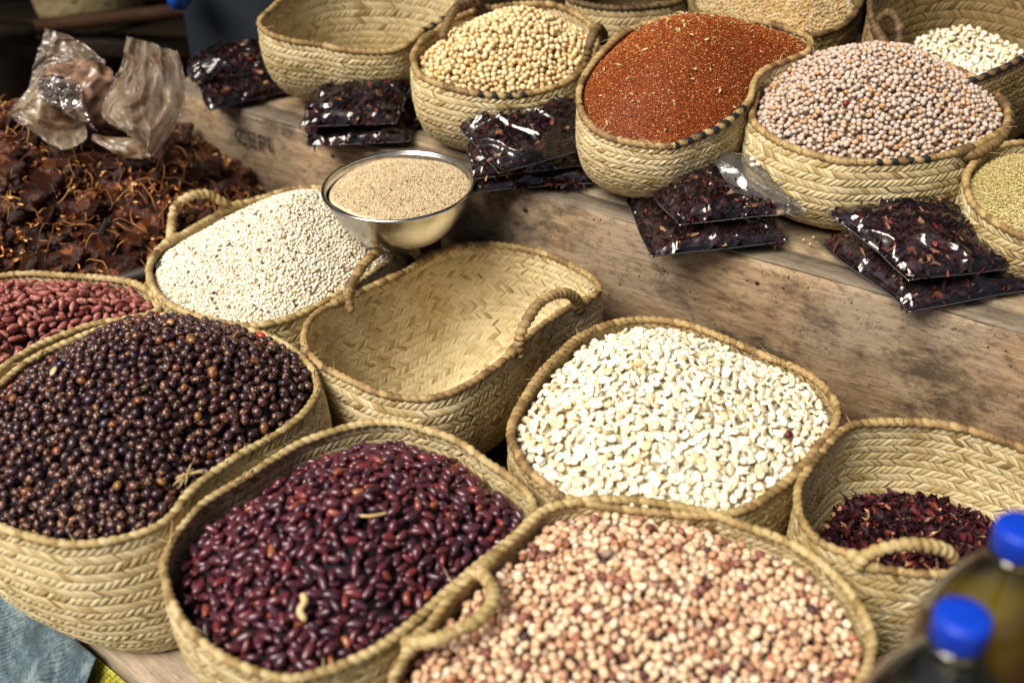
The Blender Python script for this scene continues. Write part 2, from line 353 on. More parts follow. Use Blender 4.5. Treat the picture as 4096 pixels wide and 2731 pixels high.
# ------------------------------------------------------------------ baskets
def tube(path, radius, nsec=9, twist_pitch=None, depth=.2, closed=False, seed=0, flat=1.0):
    """rope-like tube with slanted wraps; returns V, F, wrap id per vertex, arc position per vertex"""
    P = np.asarray(path); n = len(P)
    T = (np.roll(P, -1, 0) - np.roll(P, 1, 0)) if closed else np.gradient(P, axis=0)
    T /= np.linalg.norm(T, axis=1)[:, None] + 1e-12
    up = np.array([0, 0, 1.0])
    B = np.cross(T, up); bl = np.linalg.norm(B, axis=1)[:, None]
    B = np.where(bl > .2, B / (bl + 1e-9), np.cross(T, [0, 1.0, 0])); B /= np.linalg.norm(B, axis=1)[:, None]
    N = np.cross(B, T)
    s = np.concatenate([[0], np.cumsum(np.linalg.norm(np.diff(P, axis=0), axis=1))])
    th = np.linspace(0, 2 * PI, nsec, endpoint=False)
    ph = (s[:, None] / twist_pitch + th[None] / (2 * PI)) if twist_pitch else np.zeros((n, nsec))
    r = np.random.default_rng(seed)
    fr = ph - np.floor(ph)
    prof = np.abs(np.sin(PI * fr)) ** .7 if twist_pitch else 1.0
    wid = np.floor(ph).astype(int)
    wr = r.uniform(-1, 1, wid.max() - wid.min() + 2)[wid - wid.min()] if twist_pitch else 0
    rad = np.asarray(radius) * (1 - depth + depth * prof + .06 * wr)
    wob = 1 + .06 * sn(P, 60, seed + 3)[:, None]
    rad = rad * wob
    if not closed: rad = rad * np.clip(np.minimum(s, s[-1] - s) / (radius * .9), .02, 1)[:, None] ** .5
    V = P[:, None, :] + rad[..., None] * (np.cos(th)[None, :, None] * B[:, None, :] * flat + np.sin(th)[None, :, None] * N[:, None, :])
    F = grid_faces(n, nsec, wrap_n=closed, wrap_m=True)
    return V.reshape(-1, 3), F, wid.ravel(), np.repeat(s, nsec)

class Basket:
    def __init__(s, rim, zb, bs, boff=(0, 0), bottom=False, belly=.0):
        s.N = 240
        R, s.per = catmull(rim, s.N)
        R[:, 2] += .004 * sn(R, 14, int(abs(rim[0][0]) * 1000) + 5)
        s.R = R; s.c = R.mean(0); s.zb = zb
        Rs = smooth_closed(R.copy(), 400)
        Bc = np.array([s.c[0] + boff[0], s.c[1] + boff[1], zb]); s.Bc = Bc
        Bp = Bc + (Rs - s.c) * bs; Bp[:, 2] = zb
        nt = 40; s.nt = nt
        a = np.linspace(0, PI / 2, nt)
        rows = []
        for k in range(nt):
            w = 1 - np.cos(a[k]) ** 1.0; zf = np.sin(a[k])
            xy = R + (Bp - R) * w
            out = (R - s.c) * belly * np.sin(2 * a[k]) ; out[:, 2] = 0
            Pk = xy + out; Pk[:, 2] = R[:, 2] + (zb - R[:, 2]) * zf
            rows.append(Pk)
        if bottom:
            for f in np.linspace(0, .96, 16)[1:]:
                Pk = Bp + (Bc - Bp) * f; Pk[:, 2] = zb + .002 * f
                rows.append(Pk)
        G = np.stack(rows, 1)                     # (N, nt, 3)
        seed = int(abs(s.c[0]) * 977 + s.c[1] * 313)
        wob = .0035 * sn(G * np.array([1, 1, .6]), 22, seed, 2)
        du = np.roll(G, -1, 0) - np.roll(G, 1, 0); dv = np.gradient(G, axis=1)
        Nn = np.cross(dv, du); Nn /= np.linalg.norm(Nn, axis=2)[..., None] + 1e-12
        ref = G - s.c; ref[..., 2] = 0
        if np.sum(Nn[:, 2] * ref[:, 2]) < 0: Nn = -Nn
        wob[:, :3] *= np.array([0, .3, .6])
        G = G + Nn * wob[..., None]
        s.G, s.Nn = G, Nn
        L = np.linalg.norm(np.diff(G, axis=1), axis=2).mean(0)
        s.arc = np.concatenate([[0], np.cumsum(L)])
    def ev(s, u, t_arc):
        j = np.interp(t_arc, s.arc, np.arange(len(s.arc)))
        j0 = np.clip(np.floor(j).astype(int), 0, len(s.arc) - 2); fj = (j - j0)[..., None]
        i = (u % 1.0) * s.N; i0 = np.floor(i).astype(int) % s.N; fi = (i - np.floor(i))[..., None]; i1 = (i0 + 1) % s.N
        def bl(A): return (A[i0, j0] * (1 - fi) + A[i1, j0] * fi) * (1 - fj) + (A[i0, j0 + 1] * (1 - fi) + A[i1, j0 + 1] * fi) * fj
        n = bl(s.Nn); return bl(s.G), n / (np.linalg.norm(n, axis=-1)[..., None] + 1e-9)
    def perim(s, arc):
        j = int(np.clip(np.interp(arc, s.arc, np.arange(len(s.arc))), 0, len(s.arc) - 1))
        return np.linalg.norm(np.roll(s.G[:, j], -1, 0) - s.G[:, j], axis=1).sum()

ROW_H, PITCH = .0122, .0092
def strands(B, a0, a1, sign, side, seed, lift=.0017, shift=0.0):
    lift = lift if side > 0 else lift * .75
    r = np.random.default_rng(seed)
    per = B.perim((a0 + a1) / 2); n = max(6, int(per / PITCH)); h = a1 - a0
    k = np.arange(n)
    uc = (k + r.normal(0, .07, n)) / n
    la = np.array([-.62, -.42, -.1, .2, .45, .64]); ma = np.array([-.52, -.2, .2, .52])
    Lg, Mg = np.meshgrid(la, ma, indexing='ij')
    slant = sign * (h * .95) / per
    wv = r.uniform(.9, 1.12, n)[:, None, None]
    U = uc[:, None, None] + slant * Lg[None] * r.uniform(.85, 1.15, n)[:, None, None] + Mg[None] / n * wv
    A = (a0 + a1) / 2 + h * (Lg[None] * r.uniform(.95, 1.1, n)[:, None, None]) + r.normal(0, .0005, n)[:, None, None]
    A = np.clip(A, 0, B.arc[-1])
    Pp, Nn = B.ev(U, A)
    hump = (1 - np.abs(Lg / .64) ** 2.6) * (1 - .9 * np.abs(Mg / .52) ** 3.4)
    lf = lift * r.uniform(.75, 1.35, n)[:, None, None] * hump[None] + lift * .35 * (Mg[None] / .56) * r.normal(.5, .5, n)[:, None, None]
    off = .0012 + lf - .0012 * (np.abs(Lg[None]) > .6)
    V = Pp + side * Nn * off[..., None]
    nl, nm = len(la), len(ma)
    base = grid_faces(nl, nm)
    F = (base[None] + (np.arange(n) * nl * nm)[:, None, None]).reshape(-1, 4)
    tint = np.clip(r.beta(2.2, 1.7, n) + shift + .12 * np.sin(uc * 6.283 * 2 + a0 * 70), .08, 1); tint[r.random(n) < .035] *= .15
    tint = np.repeat(tint, nl * nm)
    age = np.exp(-A / .022).ravel()
    return V.reshape(-1, 3), F, tint, age

def make_basket(name, key, label, zb, bs, boff=(0, 0), bottom=False, belly=.03, inner=6, mat='straw', rope='rope', rim_r=.0064,
                handles=(), hmat=None, stripes=(), sign0=1, outer=True, wisps=14):
    B = Basket(RIM[key], zb, bs, boff, bottom, belly)
    root = thing(name, (B.Bc[0], B.Bc[1], zb), label, 'basket', 'woven palm leaf baskets')
    G = B.G
    nrow = int(round(B.arc[-1] / ROW_H)); wall_arc = B.arc[B.nt - 1]
    part('wall_core', G.reshape(-1, 3), grid_faces(B.N, G.shape[1], wrap_n=True), M['core'], root)
    seed = int(abs(B.c[0]) * 7919 + abs(B.c[1]) * 104729)
    edges = np.linspace(.002, B.arc[-1], nrow + 1)
    for q in range(nrow):
        VV, FF, TT, AA, base = [], [], [], [], 0
        sides = ([1] if (outer and edges[q] < wall_arc + .02) else []) + ([-1] if q < inner else [])
        if not sides: continue
        for sd in sides:
            sg = sign0 * (1 if q % 2 == 0 else -1) * (1 if sd > 0 else 1)
            V, F, t, a = strands(B, edges[q], edges[q + 1], sg, sd, seed + q * 7 + sd, shift=(seed % 7 - 3) * .045 + (.10 if sd < 0 else 0))
            VV.append(V); FF.append(F + base); TT.append(t); AA.append(a); base += len(V)
        o = part('woven_band', np.concatenate(VV), np.concatenate(FF), M[mat], root, {'tint': np.concatenate(TT), 'age': np.concatenate(AA)})
    # wrapped rim
    n = int(B.per / .0017)
    P, per = catmull(RIM[key], n); zoff = np.interp(np.linspace(0, 1, n, endpoint=False), np.linspace(0, 1, B.N, endpoint=False), B.R[:, 2], period=1)
    P[:, 2] = zoff + .002
    V, F, wid, sp = tube(P, rim_r * .94 * (1 + .10 * sn(P, 35, seed + 2, 2))[:, None], 10, .0112, .36, True, seed)
    r = np.random.default_rng(seed + 1)
    tv = r.uniform(.03, 1, wid.max() - wid.min() + 2)
    tint = tv[wid - wid.min()]
    stripe = np.zeros(len(V))
    for (s0, s1) in stripes:
        f = sp / per
        stripe = np.maximum(stripe, ((f > s0) & (f < s1) & (wid % 2 == 0)).astype(float))
    part('rim', V, F, M[rope], root, {'tint': tint, 'age': np.clip(.75 + .6 * sn(V, 18, seed + 4, 2), .1, 1.3), 'stripe': stripe})
    # loose fibre ends along the rim
    if wisps:
        VV, FF, base = [], [], 0
        for _ in range(wisps):
            i = r.integers(0, n); L = r.uniform(.008, .024); w = r.uniform(.0006, .0016)
            d = r.normal(size=3) * np.array([1, 1, .7]); d /= np.linalg.norm(d); d[2] = abs(d[2]) * .8
            d2 = r.normal(size=3) * .6; d2[2] -= .5
            t = np.linspace(0, 1, 5)[:, None]
            C = P[i] + np.array([0, 0, rim_r * .7]) + L * (d * t + d2 * t * t * .5)
            sd = np.cross(d, [0.3, .2, 1]); sd /= np.linalg.norm(sd)
            wd = w * (1 - t * .8)
            V = np.concatenate([C - sd * wd, C + sd * wd, C + np.array([0, 0, 1]) * wd])
            m5 = 5; f = []
            for k in range(m5 - 1):
                for a, b in ((0, 1), (1, 2), (2, 0)): f.append((a * m5 + k, a * m5 + k + 1, b * m5 + k + 1, b * m5 + k))
            VV.append(V); FF.append(np.array(f) + base); base += len(V)
        V = np.concatenate(VV)
        part('loose_fibres', V, np.concatenate(FF), M['rope_pale'], root, {'tint': np.full(len(V), .75), 'age': np.zeros(len(V))}, kind='stuff')
    for hp in handles:
        H, L = catmull(hp['pts'], 0 or int(hp.get('len', .28) / .0022), closed=False)
        V, F, wid, sp = tube(H, hp.get('r', .0085), 12, hp.get('pitch', .0105), .42, False, seed + 77)
        tv = r.uniform(.02, 1, wid.max() - wid.min() + 2)
        hd = part('handle', V, F, M[hp.get('mat', 'rope')], root, {'tint': tv[wid - wid.min()], 'age': np.full(len(V), .8)})
        # lashings where the handle is bound to the rim
        root_loc[hd.name] = root_loc[root.name]
        for e in (0, -1):
            c = H[e]; i = np.argmin(np.linalg.norm(P - c, axis=1)); k = 14
            idx = (np.arange(-k, k + 1)) % n
            seg = P[(i + np.arange(-13, 14)) % n]
            V, F, wid, sp = tube(seg, rim_r * 1.32, 10, .0048, .22, False, seed + 5 + e)
            part('lashing', V, F, M[hp.get('mat', 'rope')], hd, {'tint': np.random.default_rng(3).beta(2, 2, wid.max() - wid.min() + 2)[wid - wid.min()], 'age': np.full(len(V), .5)})
    B.root = root
    return B

# ------------------------------------------------------------------ heaps of beans and grain
class Heap:
    def __init__(s, B, H, inset, pk=(0, 0), p=1.6, shrink=.985, tilt=(0, 0)):
        R = B.R; s.zm = R[:, 2].mean()
        s.c = np.array([B.c[0] + pk[0], B.c[1] + pk[1]])
        d = R[:, :2] - s.c; th = np.arctan2(d[:, 1], d[:, 0]); o = np.argsort(th)
        s.th = th[o]; s.rad = np.linalg.norm(d, axis=1)[o] * shrink - .004; s.rz = R[o, 2]
        s.H, s.inset, s.p, s.tilt = H, inset, p, tilt
    def rn(s, x, y):
        dx, dy = x - s.c[0], y - s.c[1]; t = np.arctan2(dy, dx)
        return np.hypot(dx, dy) / np.interp(t, s.th, s.rad, period=2 * PI), np.interp(t, s.th, s.rz, period=2 * PI)
    def h(s, x, y):
        r, rz = s.rn(x, y); w = np.clip(r, 0, 1) ** 2
        z = s.zm * (1 - w) + rz * w - s.inset + s.H * (1 - np.clip(r, 0, 1.2) ** s.p)
        z = z + s.tilt[0] * (x - s.c[0]) + s.tilt[1] * (y - s.c[1])
        return z + .006 * sn(np.stack([x, y], -1), 24, int(abs(s.c[0]) * 1000) + 4, 3)
    def bbox(s):
        x = s.c[0] + s.rad * np.cos(s.th); y = s.c[1] + s.rad * np.sin(s.th)
        return x.min(), x.max(), y.min(), y.max()
    def base(s, drop):
        rr = np.linspace(0, 1.03, 18); tt = np.linspace(0, 2 * PI, 72, endpoint=False)
        Rr, Tt = np.meshgrid(rr, tt, indexing='ij'); rad = np.interp(Tt, s.th, s.rad, period=2 * PI) * Rr
        x = s.c[0] + rad * np.cos(Tt); y = s.c[1] + rad * np.sin(Tt)
        V = np.stack([x, y, s.h(x, y) - drop], -1).reshape(-1, 3)
        q = grid_faces(18, 72, wrap_m=True)
        return V, np.concatenate([q[:, [0, 1, 2]], q[:, [0, 2, 3]]])
    def slope(s, x, y, e=.004):
        return (s.h(x + e, y) - s.h(x - e, y)) / (2 * e), (s.h(x, y + e) - s.h(x, y - e)) / (2 * e)

def ico(sub):
    bm = bmesh.new(); bmesh.ops.create_icosphere(bm, subdivisions=sub, radius=1.0)
    V = np.array([v.co[:] for v in bm.verts]); F = np.array([[v.index for v in f.verts] for f in bm.faces]); bm.free()
    return V, F
ICO = {0: ico(1)}
_v = None
ICO[1] = ico(2); ICO[2] = ico(3)
ICO[0] = ico(1)

def shape_fn(kind):
    def oval(V): return V
    def kidney(V):
        W = V.copy(); W[:, 1] += .42 * (V[:, 0] ** 2 - .35); W[:, 1] *= .95; return W
    def egg(V):
        W = V.copy(); W[:, 1:] *= (1 - .16 * V[:, :1]); return W
    def kernel(V):
        W = V.copy(); t = V[:, 0]
        W[:, 1] *= (1.0 + .28 * t) * (1 + .15 * (1 - t * t)); W[:, 2] *= (1 + .25 * t) * .95
        W = np.sign(W) * np.abs(W) ** .88
        W[:, 2] -= .20 * np.exp(-((W[:, 0] - .35) ** 2 + W[:, 1] ** 2 * 1.4) / .12) * (W[:, 2] > 0)
        W[:, 0] = np.where(t < -.6, W[:, 0] * 1.12, W[:, 0]); return W
    def lump(V):
        W = V * (1 + .34 * sn(V, 2.6, 5, 3)[:, None]); return W
    return dict(oval=oval, kidney=kidney, egg=egg, kernel=kernel, lump=lump)[kind]

def deposit(hp, semi, seed, cell=.0016, depth=4.6, K=6, yaws=20):
    r = np.random.default_rng(seed); a, b, c = semi
    x0, x1, y0, y1 = hp.bbox(); x0 -= .01; y0 -= .01
    nx = int((x1 - x0 + .01) / cell); ny = int((y1 - y0 + .01) / cell)
    X, Y = np.meshgrid(x0 + np.arange(nx) * cell, y0 + np.arange(ny) * cell, indexing='ij')
    tgt = hp.h(X, Y); rnm, _ = hp.rn(X, Y)
    Hm = tgt - depth * c
    rad = int(math.ceil(a * 1.02 / cell)); off = np.arange(-rad, rad + 1) * cell
    OX, OY = np.meshgrid(off, off, indexing='ij')
    pats = []
    for q in range(yaws):
        t = PI * q / yaws; u = (OX * math.cos(t) + OY * math.sin(t)) / a; v = (-OX * math.sin(t) + OY * math.cos(t)) / b
        d = 1 - u * u - v * v; ok = d > 0; z = np.where(ok, c * np.sqrt(np.maximum(d, 0)), 0)
        pats.append((ok, z))
    valid = np.argwhere((rnm < .985)); valid = valid[(valid[:, 0] > rad) & (valid[:, 0] < nx - rad - 1) & (valid[:, 1] > rad) & (valid[:, 1] < ny - rad - 1)]
    P, Yw = [], []; fails = 0; order = []
    maxn = int(len(valid) * cell * cell / (PI * a * b) * 6)
    while fails < 1300 and len(P) < maxn:
        q = r.integers(0, yaws); ok, z = pats[q]
        best = None
        for (i, j) in valid[r.integers(0, len(valid), K)]:
            sub = Hm[i - rad:i + rad + 1, j - rad:j + rad + 1]
            zc = np.max(np.where(ok, sub + z, -9)) - .18 * c
            ex = zc - tgt[i, j]
            if best is None or ex < best[0]: best = (ex, zc, i, j)
        ex, zc, i, j = best
        if ex > .35 * c: fails += 1; continue
        sub = Hm[i - rad:i + rad + 1, j - rad:j + rad + 1]
        np.maximum(sub, np.where(ok, zc + z, -9), out=sub)
        P.append((X[i, j], Y[i, j], zc)); Yw.append(PI * q / yaws + (PI if r.random() < .5 else 0)); order.append((i, j))
    P = np.array(P); order = np.array(order)
    vis = (P[:, 2] + c * .8) >= Hm[order[:, 0], order[:, 1]] - c * .25
    return P, np.array(Yw), vis

def rotmats(yaw, sx, sy, tilt, r):
    n = len(yaw); out = np.zeros((n, 3, 3))
    nrm = np.stack([-sx, -sy, np.ones(n)], 1); nrm += r.normal(0, 1, (n, 3)) * tilt
    nrm /= np.linalg.norm(nrm, axis=1)[:, None]
    x = np.stack([np.cos(yaw), np.sin(yaw), np.zeros(n)], 1); x -= nrm * np.sum(x * nrm, 1)[:, None]
    x /= np.linalg.norm(x, axis=1)[:, None]; y = np.cross(nrm, x)
    out[:, :, 0] = x; out[:, :, 1] = y; out[:, :, 2] = nrm
    return out

def roll(R, ang):
    """spin each seed about its own long axis"""
    c, s = np.cos(ang), np.sin(ang); O = R.copy()
    O[:, :, 1] = R[:, :, 1] * c[:, None] + R[:, :, 2] * s[:, None]
    O[:, :, 2] = -R[:, :, 1] * s[:, None] + R[:, :, 2] * c[:, None]
    return O

def merge(proto, pos, R, scl, tint):
    V, F = proto; n = len(pos)
    W = np.einsum('nij,vj,nj->nvi', R, V, np.ones((n, 3))) if np.isscalar(scl) else np.einsum('nij,nvj->nvi', R, V[None] * scl[:, None, :])
    W = W + pos[:, None, :]
    FF = (F[None] + (np.arange(n) * len(V))[:, None, None]).reshape(-1, F.shape[1])
    return W.reshape(-1, 3), FF, np.repeat(tint, len(V)), np.tile(V, (n, 1))

fw = np.array([0, math.cos(math.radians(34)), -math.sin(math.radians(34))])
upv = np.array([0, math.sin(math.radians(34)), math.cos(math.radians(34))])
def in_frame(P, m=0.0):
    q = P - CAM; d = q @ fw; u = q[:, 0] / d; v = (q @ upv) / d
    return (np.abs(u) < .4452 + m) & (np.abs(v) < .2968 + m), d

def two_mats(me, nb, bm='gap_shade'):
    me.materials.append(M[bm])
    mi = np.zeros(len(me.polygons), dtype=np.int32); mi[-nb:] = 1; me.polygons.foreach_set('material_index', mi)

def fill_beans(hp, name, label, cat, group, mat, semi, kind='oval', seed=1, tilt=.22, indiv=300, size_var=.1, rolls=False, stuff_name=None, stuff_label=None, depth=4.6, under='gap_shade'):
    r = np.random.default_rng(seed)
    P, yaw, vis = deposit(hp, semi, seed, depth=depth)
    n = len(P); sx, sy = hp.slope(P[:, 0], P[:, 1])
    R = rotmats(yaw, sx, sy, tilt, r)
    if rolls: R = roll(R, r.uniform(-PI, PI, n))
    scl = np.array(semi)[None] * (1 + r.normal(0, size_var, n)).clip(.75, 1.25)[:, None] * (1 + r.normal(0, .05, (n, 3)))
    fr, d = in_frame(P, -.006)
    cand = np.where(fr & vis)[0]; cand = cand[np.argsort(d[cand])][:indiv]
    rest = np.setdiff1d(np.arange(n), cand)
    fn = shape_fn(kind)
    V2 = fn(ICO[1][0].copy()); V0 = fn(ICO[0][0].copy())
    me = mesh_np(name, V2, ICO[1][1], {'loc': ICO[1][0]}); me.materials.append(M[mat])
    for k in cand:
        o = bpy.data.objects.new(name, me); scene.collection.objects.link(o)
        Mx = np.eye(4); Mx[:3, :3] = R[k] * scl[k][None, :]; Mx[:3, 3] = P[k]
        o.matrix_world = Matrix(Mx.tolist())
        props(o, label, cat, group)
    near = in_frame(P, .02)[0] & vis
    A = np.array([k for k in rest if near[k]], dtype=int); Z = np.array([k for k in rest if not near[k]], dtype=int)
    W, FF, tt, ll = merge((V2, ICO[1][1]), P[A], R[A], scl[A], r.random(len(A)))
    W2, F2, t2, l2 = merge((V0, ICO[0][1]), P[Z], R[Z], scl[Z], r.random(len(Z)))
    FF = np.concatenate([FF, F2 + len(W)]); W = np.concatenate([W, W2]); tt = np.concatenate([tt, t2]); ll = np.concatenate([ll, l2])
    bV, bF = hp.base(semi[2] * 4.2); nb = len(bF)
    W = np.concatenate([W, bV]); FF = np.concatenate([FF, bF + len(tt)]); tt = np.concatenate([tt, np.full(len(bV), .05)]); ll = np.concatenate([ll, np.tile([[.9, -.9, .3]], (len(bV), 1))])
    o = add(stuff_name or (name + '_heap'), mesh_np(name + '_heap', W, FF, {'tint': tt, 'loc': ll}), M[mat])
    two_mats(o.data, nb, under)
    props(o, stuff_label, cat, None, 'stuff')
    return P, R, scl, vis

def fill_grain(hp, name, label, cat, mat, semi, seed=1, pitch=1.7, layers=2, rmax=.99, proto='oct', specks=0.0, drop=.6):
    r = np.random.default_rng(seed); x0, x1, y0, y1 = hp.bbox()
    st = semi[0] * pitch; WW, FF, TT, LL, base = [], [], [], [], 0
    if proto == 'oct':
        V = np.array([[1, 0, 0], [-1, 0, 0], [0, 1, 0], [0, -1, 0], [0, 0, 1], [0, 0, -1.]]); F = np.array([[0, 2, 4], [2, 1, 4], [1, 3, 4], [3, 0, 4], [2, 0, 5], [1, 2, 5], [3, 1, 5], [0, 3, 5]])
    else: V, F = ICO[0]
    for L in range(layers):
        X, Y = np.meshgrid(np.arange(x0, x1, st), np.arange(y0, y1, st * .87), indexing='ij')
        X = X + (np.arange(X.shape[1]) % 2)[None] * st / 2 + L * st * .4
        X = (X + r.uniform(-.33, .33, X.shape) * st).ravel(); Y = (Y + r.uniform(-.33, .33, Y.shape) * st).ravel()
        rn, _ = hp.rn(X, Y); k = rn < rmax; X, Y = X[k], Y[k]
        n = len(X); Zz = hp.h(X, Y) + r.uniform(-.5, .6, n) * semi[2] - L * semi[2] * 1.0
        sx, sy = hp.slope(X, Y)
        R = roll(rotmats(r.uniform(0, 2 * PI, n), sx, sy, .35, r), r.uniform(-PI, PI, n))
        scl = np.array(semi)[None] * (1 + r.normal(0, .13, n)).clip(.6, 1.4)[:, None]
        W, f, t, l = merge((V, F), np.stack([X, Y, Zz], 1), R, scl, r.random(n))
        WW.append(W); FF.append(f + base); TT.append(t); LL.append(l); base += len(W)
    bV, bF = hp.base(semi[2] * drop * 2)
    WW.append(bV); FF.append(bF + base); TT.append(np.full(len(bV), .3)); LL.append(bV * 80)
    o = add(name, mesh_np(name, np.concatenate(WW), np.concatenate(FF), {'tint': np.concatenate(TT), 'loc': np.concatenate(LL)}, smooth=(proto != 'oct')), M[mat])
    return props(o, label, cat, None, 'stuff')

# flakes: dried petals, husks, chips -------------------------------------------------
def flake_proto(seed, curl=1.0, n=5, m=3):
    r = np.random.default_rng(seed)
    u = np.linspace(-1, 1, n); v = np.linspace(-1, 1, m); U, Vv = np.meshgrid(u, v, indexing='ij')
    w = (1 - np.abs(U) ** 2.2 * r.uniform(.5, .95))
    x = U.copy(); y = Vv * w * .55; z = curl * (r.uniform(.2, .6) * Vv ** 2 * w + r.uniform(-.6, .6) * U ** 2 + r.uniform(-.3, .3) * U * Vv)
    z += r.normal(0, .09, z.shape) * curl; y += r.normal(0, .06, y.shape)
    V = np.stack([x, y, z], -1).reshape(-1, 3); q = grid_faces(n, m)
    return V, np.concatenate([q[:, [0, 1, 2]], q[:, [0, 2, 3]]])
FLAKES = [flake_proto(s) for s in range(6)]

def flakes_mesh(P, size, r, tilt=.9, flat=False, nrm=None):
    WW, FF, TT, LL, base = [], [], [], [], 0
    n = len(P); which = r.integers(0, len(FLAKES), n)
    for q, pr in enumerate(FLAKES):
        k = np.where(which == q)[0]
        if not len(k): continue
        m = len(k)
        R = rotmats(r.uniform(0, 2 * PI, m), r.normal(0, .4, m), r.normal(0, .4, m), tilt, r)
        R = roll(R, r.normal(0, .8, m))
        sc = (size * r.uniform(.55, 1.45, m))[:, None] * np.stack([np.ones(m), r.uniform(.35, .85, m), r.uniform(.6, 1.4, m)], 1)
        W, f, t, l = merge(pr, P[k], R, sc, r.random(m))
        WW.append(W); FF.append(f + base); TT.append(t); LL.append(l); base += len(W)
    return np.concatenate(WW), np.concatenate(FF), np.concatenate(TT), np.concatenate(LL)
# ================================================================== THE SETTING
M['ground'] = plain('earth', (.045, .036, .028), .9, .5, 6, bump=.5, bscale=40)
M['wood_beam'] = wood_material('beam_wood', (.27, .165, .085), (.45, .315, .19), (.60, .455, .295), .80, 1.0, grey=(.36, .295, .22))
M['wood_lip'] = wood_material('grey_lip_wood', (.20, .16, .11), (.28, .235, .175), (.36, .31, .24), .45, .3)
M['wood_top'] = wood_material('ledge_wood', (.24, .17, .10), (.38, .28, .17), (.52, .41, .27), .4, .4, grey=(.33, .28, .21))
M['wood_pale'] = wood_material('pale_board', (.36, .28, .19), (.50, .41, .30), (.60, .51, .39), .2, .2)
M['wood_dark'] = wood_material('wet_board', (.018, .010, .006), (.06, .03, .013), (.16, .085, .03), .5, .2, rough=.4)
M['wood_black'] = wood_material('old_board', (.022, .015, .010), (.04, .028, .018), (.07, .048, .03), .5, .2)
M['wood_brown'] = wood_material('brown_board', (.05, .022, .010), (.10, .045, .018), (.17, .075, .03), .4, .2)

def board(name, mat, x0, x1, y0, y1, z0, z1, parent, jit=.0012, nseg=30, bev=.003, seed=0, taper=0.0):
    """a sawn board along local x, rounded arrises and slightly uneven faces"""
    r = np.random.default_rng(seed)
    xs = np.linspace(x0, x1, nseg); b = bev
    prof = [(y0 + b, z0), (y1 - b, z0), (y1, z0 + b), (y1, z1 - b), (y1 - b, z1), (y0 + b * 2.0, z1), (y0 + b * .5, z1 - b * .6), (y0, z1 - b * 2.0), (y0, z0 + b)]
    k = len(prof); V = np.zeros((nseg, k, 3))
    for i, x in enumerate(xs):
        wv = np.array([math.sin(x * 9 + seed) * jit + r.normal(0, jit * .35), math.sin(x * 7 + 2 + seed) * jit + r.normal(0, jit * .35)])
        for j, (y, z) in enumerate(prof): V[i, j] = (x, y + wv[0] * (1 if j > 4 else .3) + r.normal(0, jit * .2), z + wv[1] * (1 if 2 < j < 8 else .2))
    F = grid_faces(nseg, k, wrap_m=True)
    me = mesh_np(name, V.reshape(-1, 3), F[:, ::-1], smooth=False)
    bm = bmesh.new(); bm.from_mesh(me); bm.verts.ensure_lookup_table()
    bm.faces.new([bm.verts[j] for j in range(k)]); bm.faces.new([bm.verts[(nseg - 1) * k + j] for j in reversed(range(k))])
    bmesh.ops.recalc_face_normals(bm, faces=bm.faces); bm.to_mesh(me); bm.free()
    return add(name, me, M[mat], parent)

# earth under the stall
g = add('ground', mesh_np('ground', [(-30, -30, -.78), (30, -30, -.78), (30, 30, -.78), (-30, 30, -.78)], [[0, 1, 2, 3]]), M['ground'])
props(g, kind='structure')

# lower table: boards parallel to its front edge
T_ANG = math.atan2(-.634, .774)
table = empty('display_table', (-.56, 1.006, 0), T_ANG); root_loc[table.name] = (-.56, 1.006, 0)
props(table, 'low plank table carrying the front row of baskets', 'table')
yy = 0.0
for q, (w, mt) in enumerate([(.105, 'wood_pale'), (.10, 'wood_dark'), (.11, 'wood_black'), (.10, 'wood_black'), (.12, 'wood_black'), (.10, 'wood_black'), (.11, 'wood_black'), (.12, 'wood_black'), (.11, 'wood_black'), (.12, 'wood_black'), (.12, 'wood_black')]):
    board('plank', mt, -.9, 1.75, yy + .002, yy + w - .003, -.035, .0 - .0015 * (q % 3), table, seed=q + 3, jit=.0012); yy += w
board('apron', 'wood_brown', -.88, 1.72, .03, .055, -.16, -.036, table, seed=40)
for x in (-.8, .4, 1.65):
    for y in (.06, 1.05): board('leg', 'wood_brown', x, x + .06, y, y + .06, -.78, -.036, table, nseg=3, seed=int(x * 10) + 50)

# upper ledge: a thick front beam and boards behind it
B_ANG = math.atan2(1.247 - 2.042, .664 + .586)
LEDGE0 = (-.586, 2.042, 0.0)
ledge = empty('display_ledge', LEDGE0, B_ANG); root_loc[ledge.name] = LEDGE0
props(ledge, 'raised wooden ledge with stained front beam behind the lower baskets', 'shelf')
board('front_beam', 'wood_beam', -.10, 1.95, .0, .045, .0, .268, ledge, seed=1, jit=.002, bev=.004, nseg=60)
board('lip', 'wood_lip', -.095, 1.95, .004, .046, .2655, .2715, ledge, seed=21, jit=.0010, bev=.0015)
board('plank', 'wood_top', -.09, 1.95, .0475, .155, .235, .277, ledge, seed=2, jit=.0018)
board('plank', 'wood_top', -.10, 1.95, .158, .29, .235, .280, ledge, seed=6, jit=.0018)
board('plank', 'wood_top', -.08, 1.95, .294, .45, .235, .278, ledge, seed=7)
board('plank', 'wood_brown', -.08, 1.95, .453, .62, .235, .279, ledge, seed=8)
board('plank', 'wood_brown', -.08, 1.95, .623, .80, .235, .277, ledge, seed=9)
board('plank', 'wood_brown', -.08, 1.95, .803, 1.0, .235, .279, ledge, seed=10)
board('back_beam', 'wood_brown', -.08, 1.95, .94, .985, .0, .234, ledge, seed=12)
for x in (-.06, 1.85):
    for y in (.05, .9): board('leg', 'wood_brown', x, x + .06, y, y + .035, -.78 if y > .5 else -.02, .234, ledge, nseg=3, seed=60)
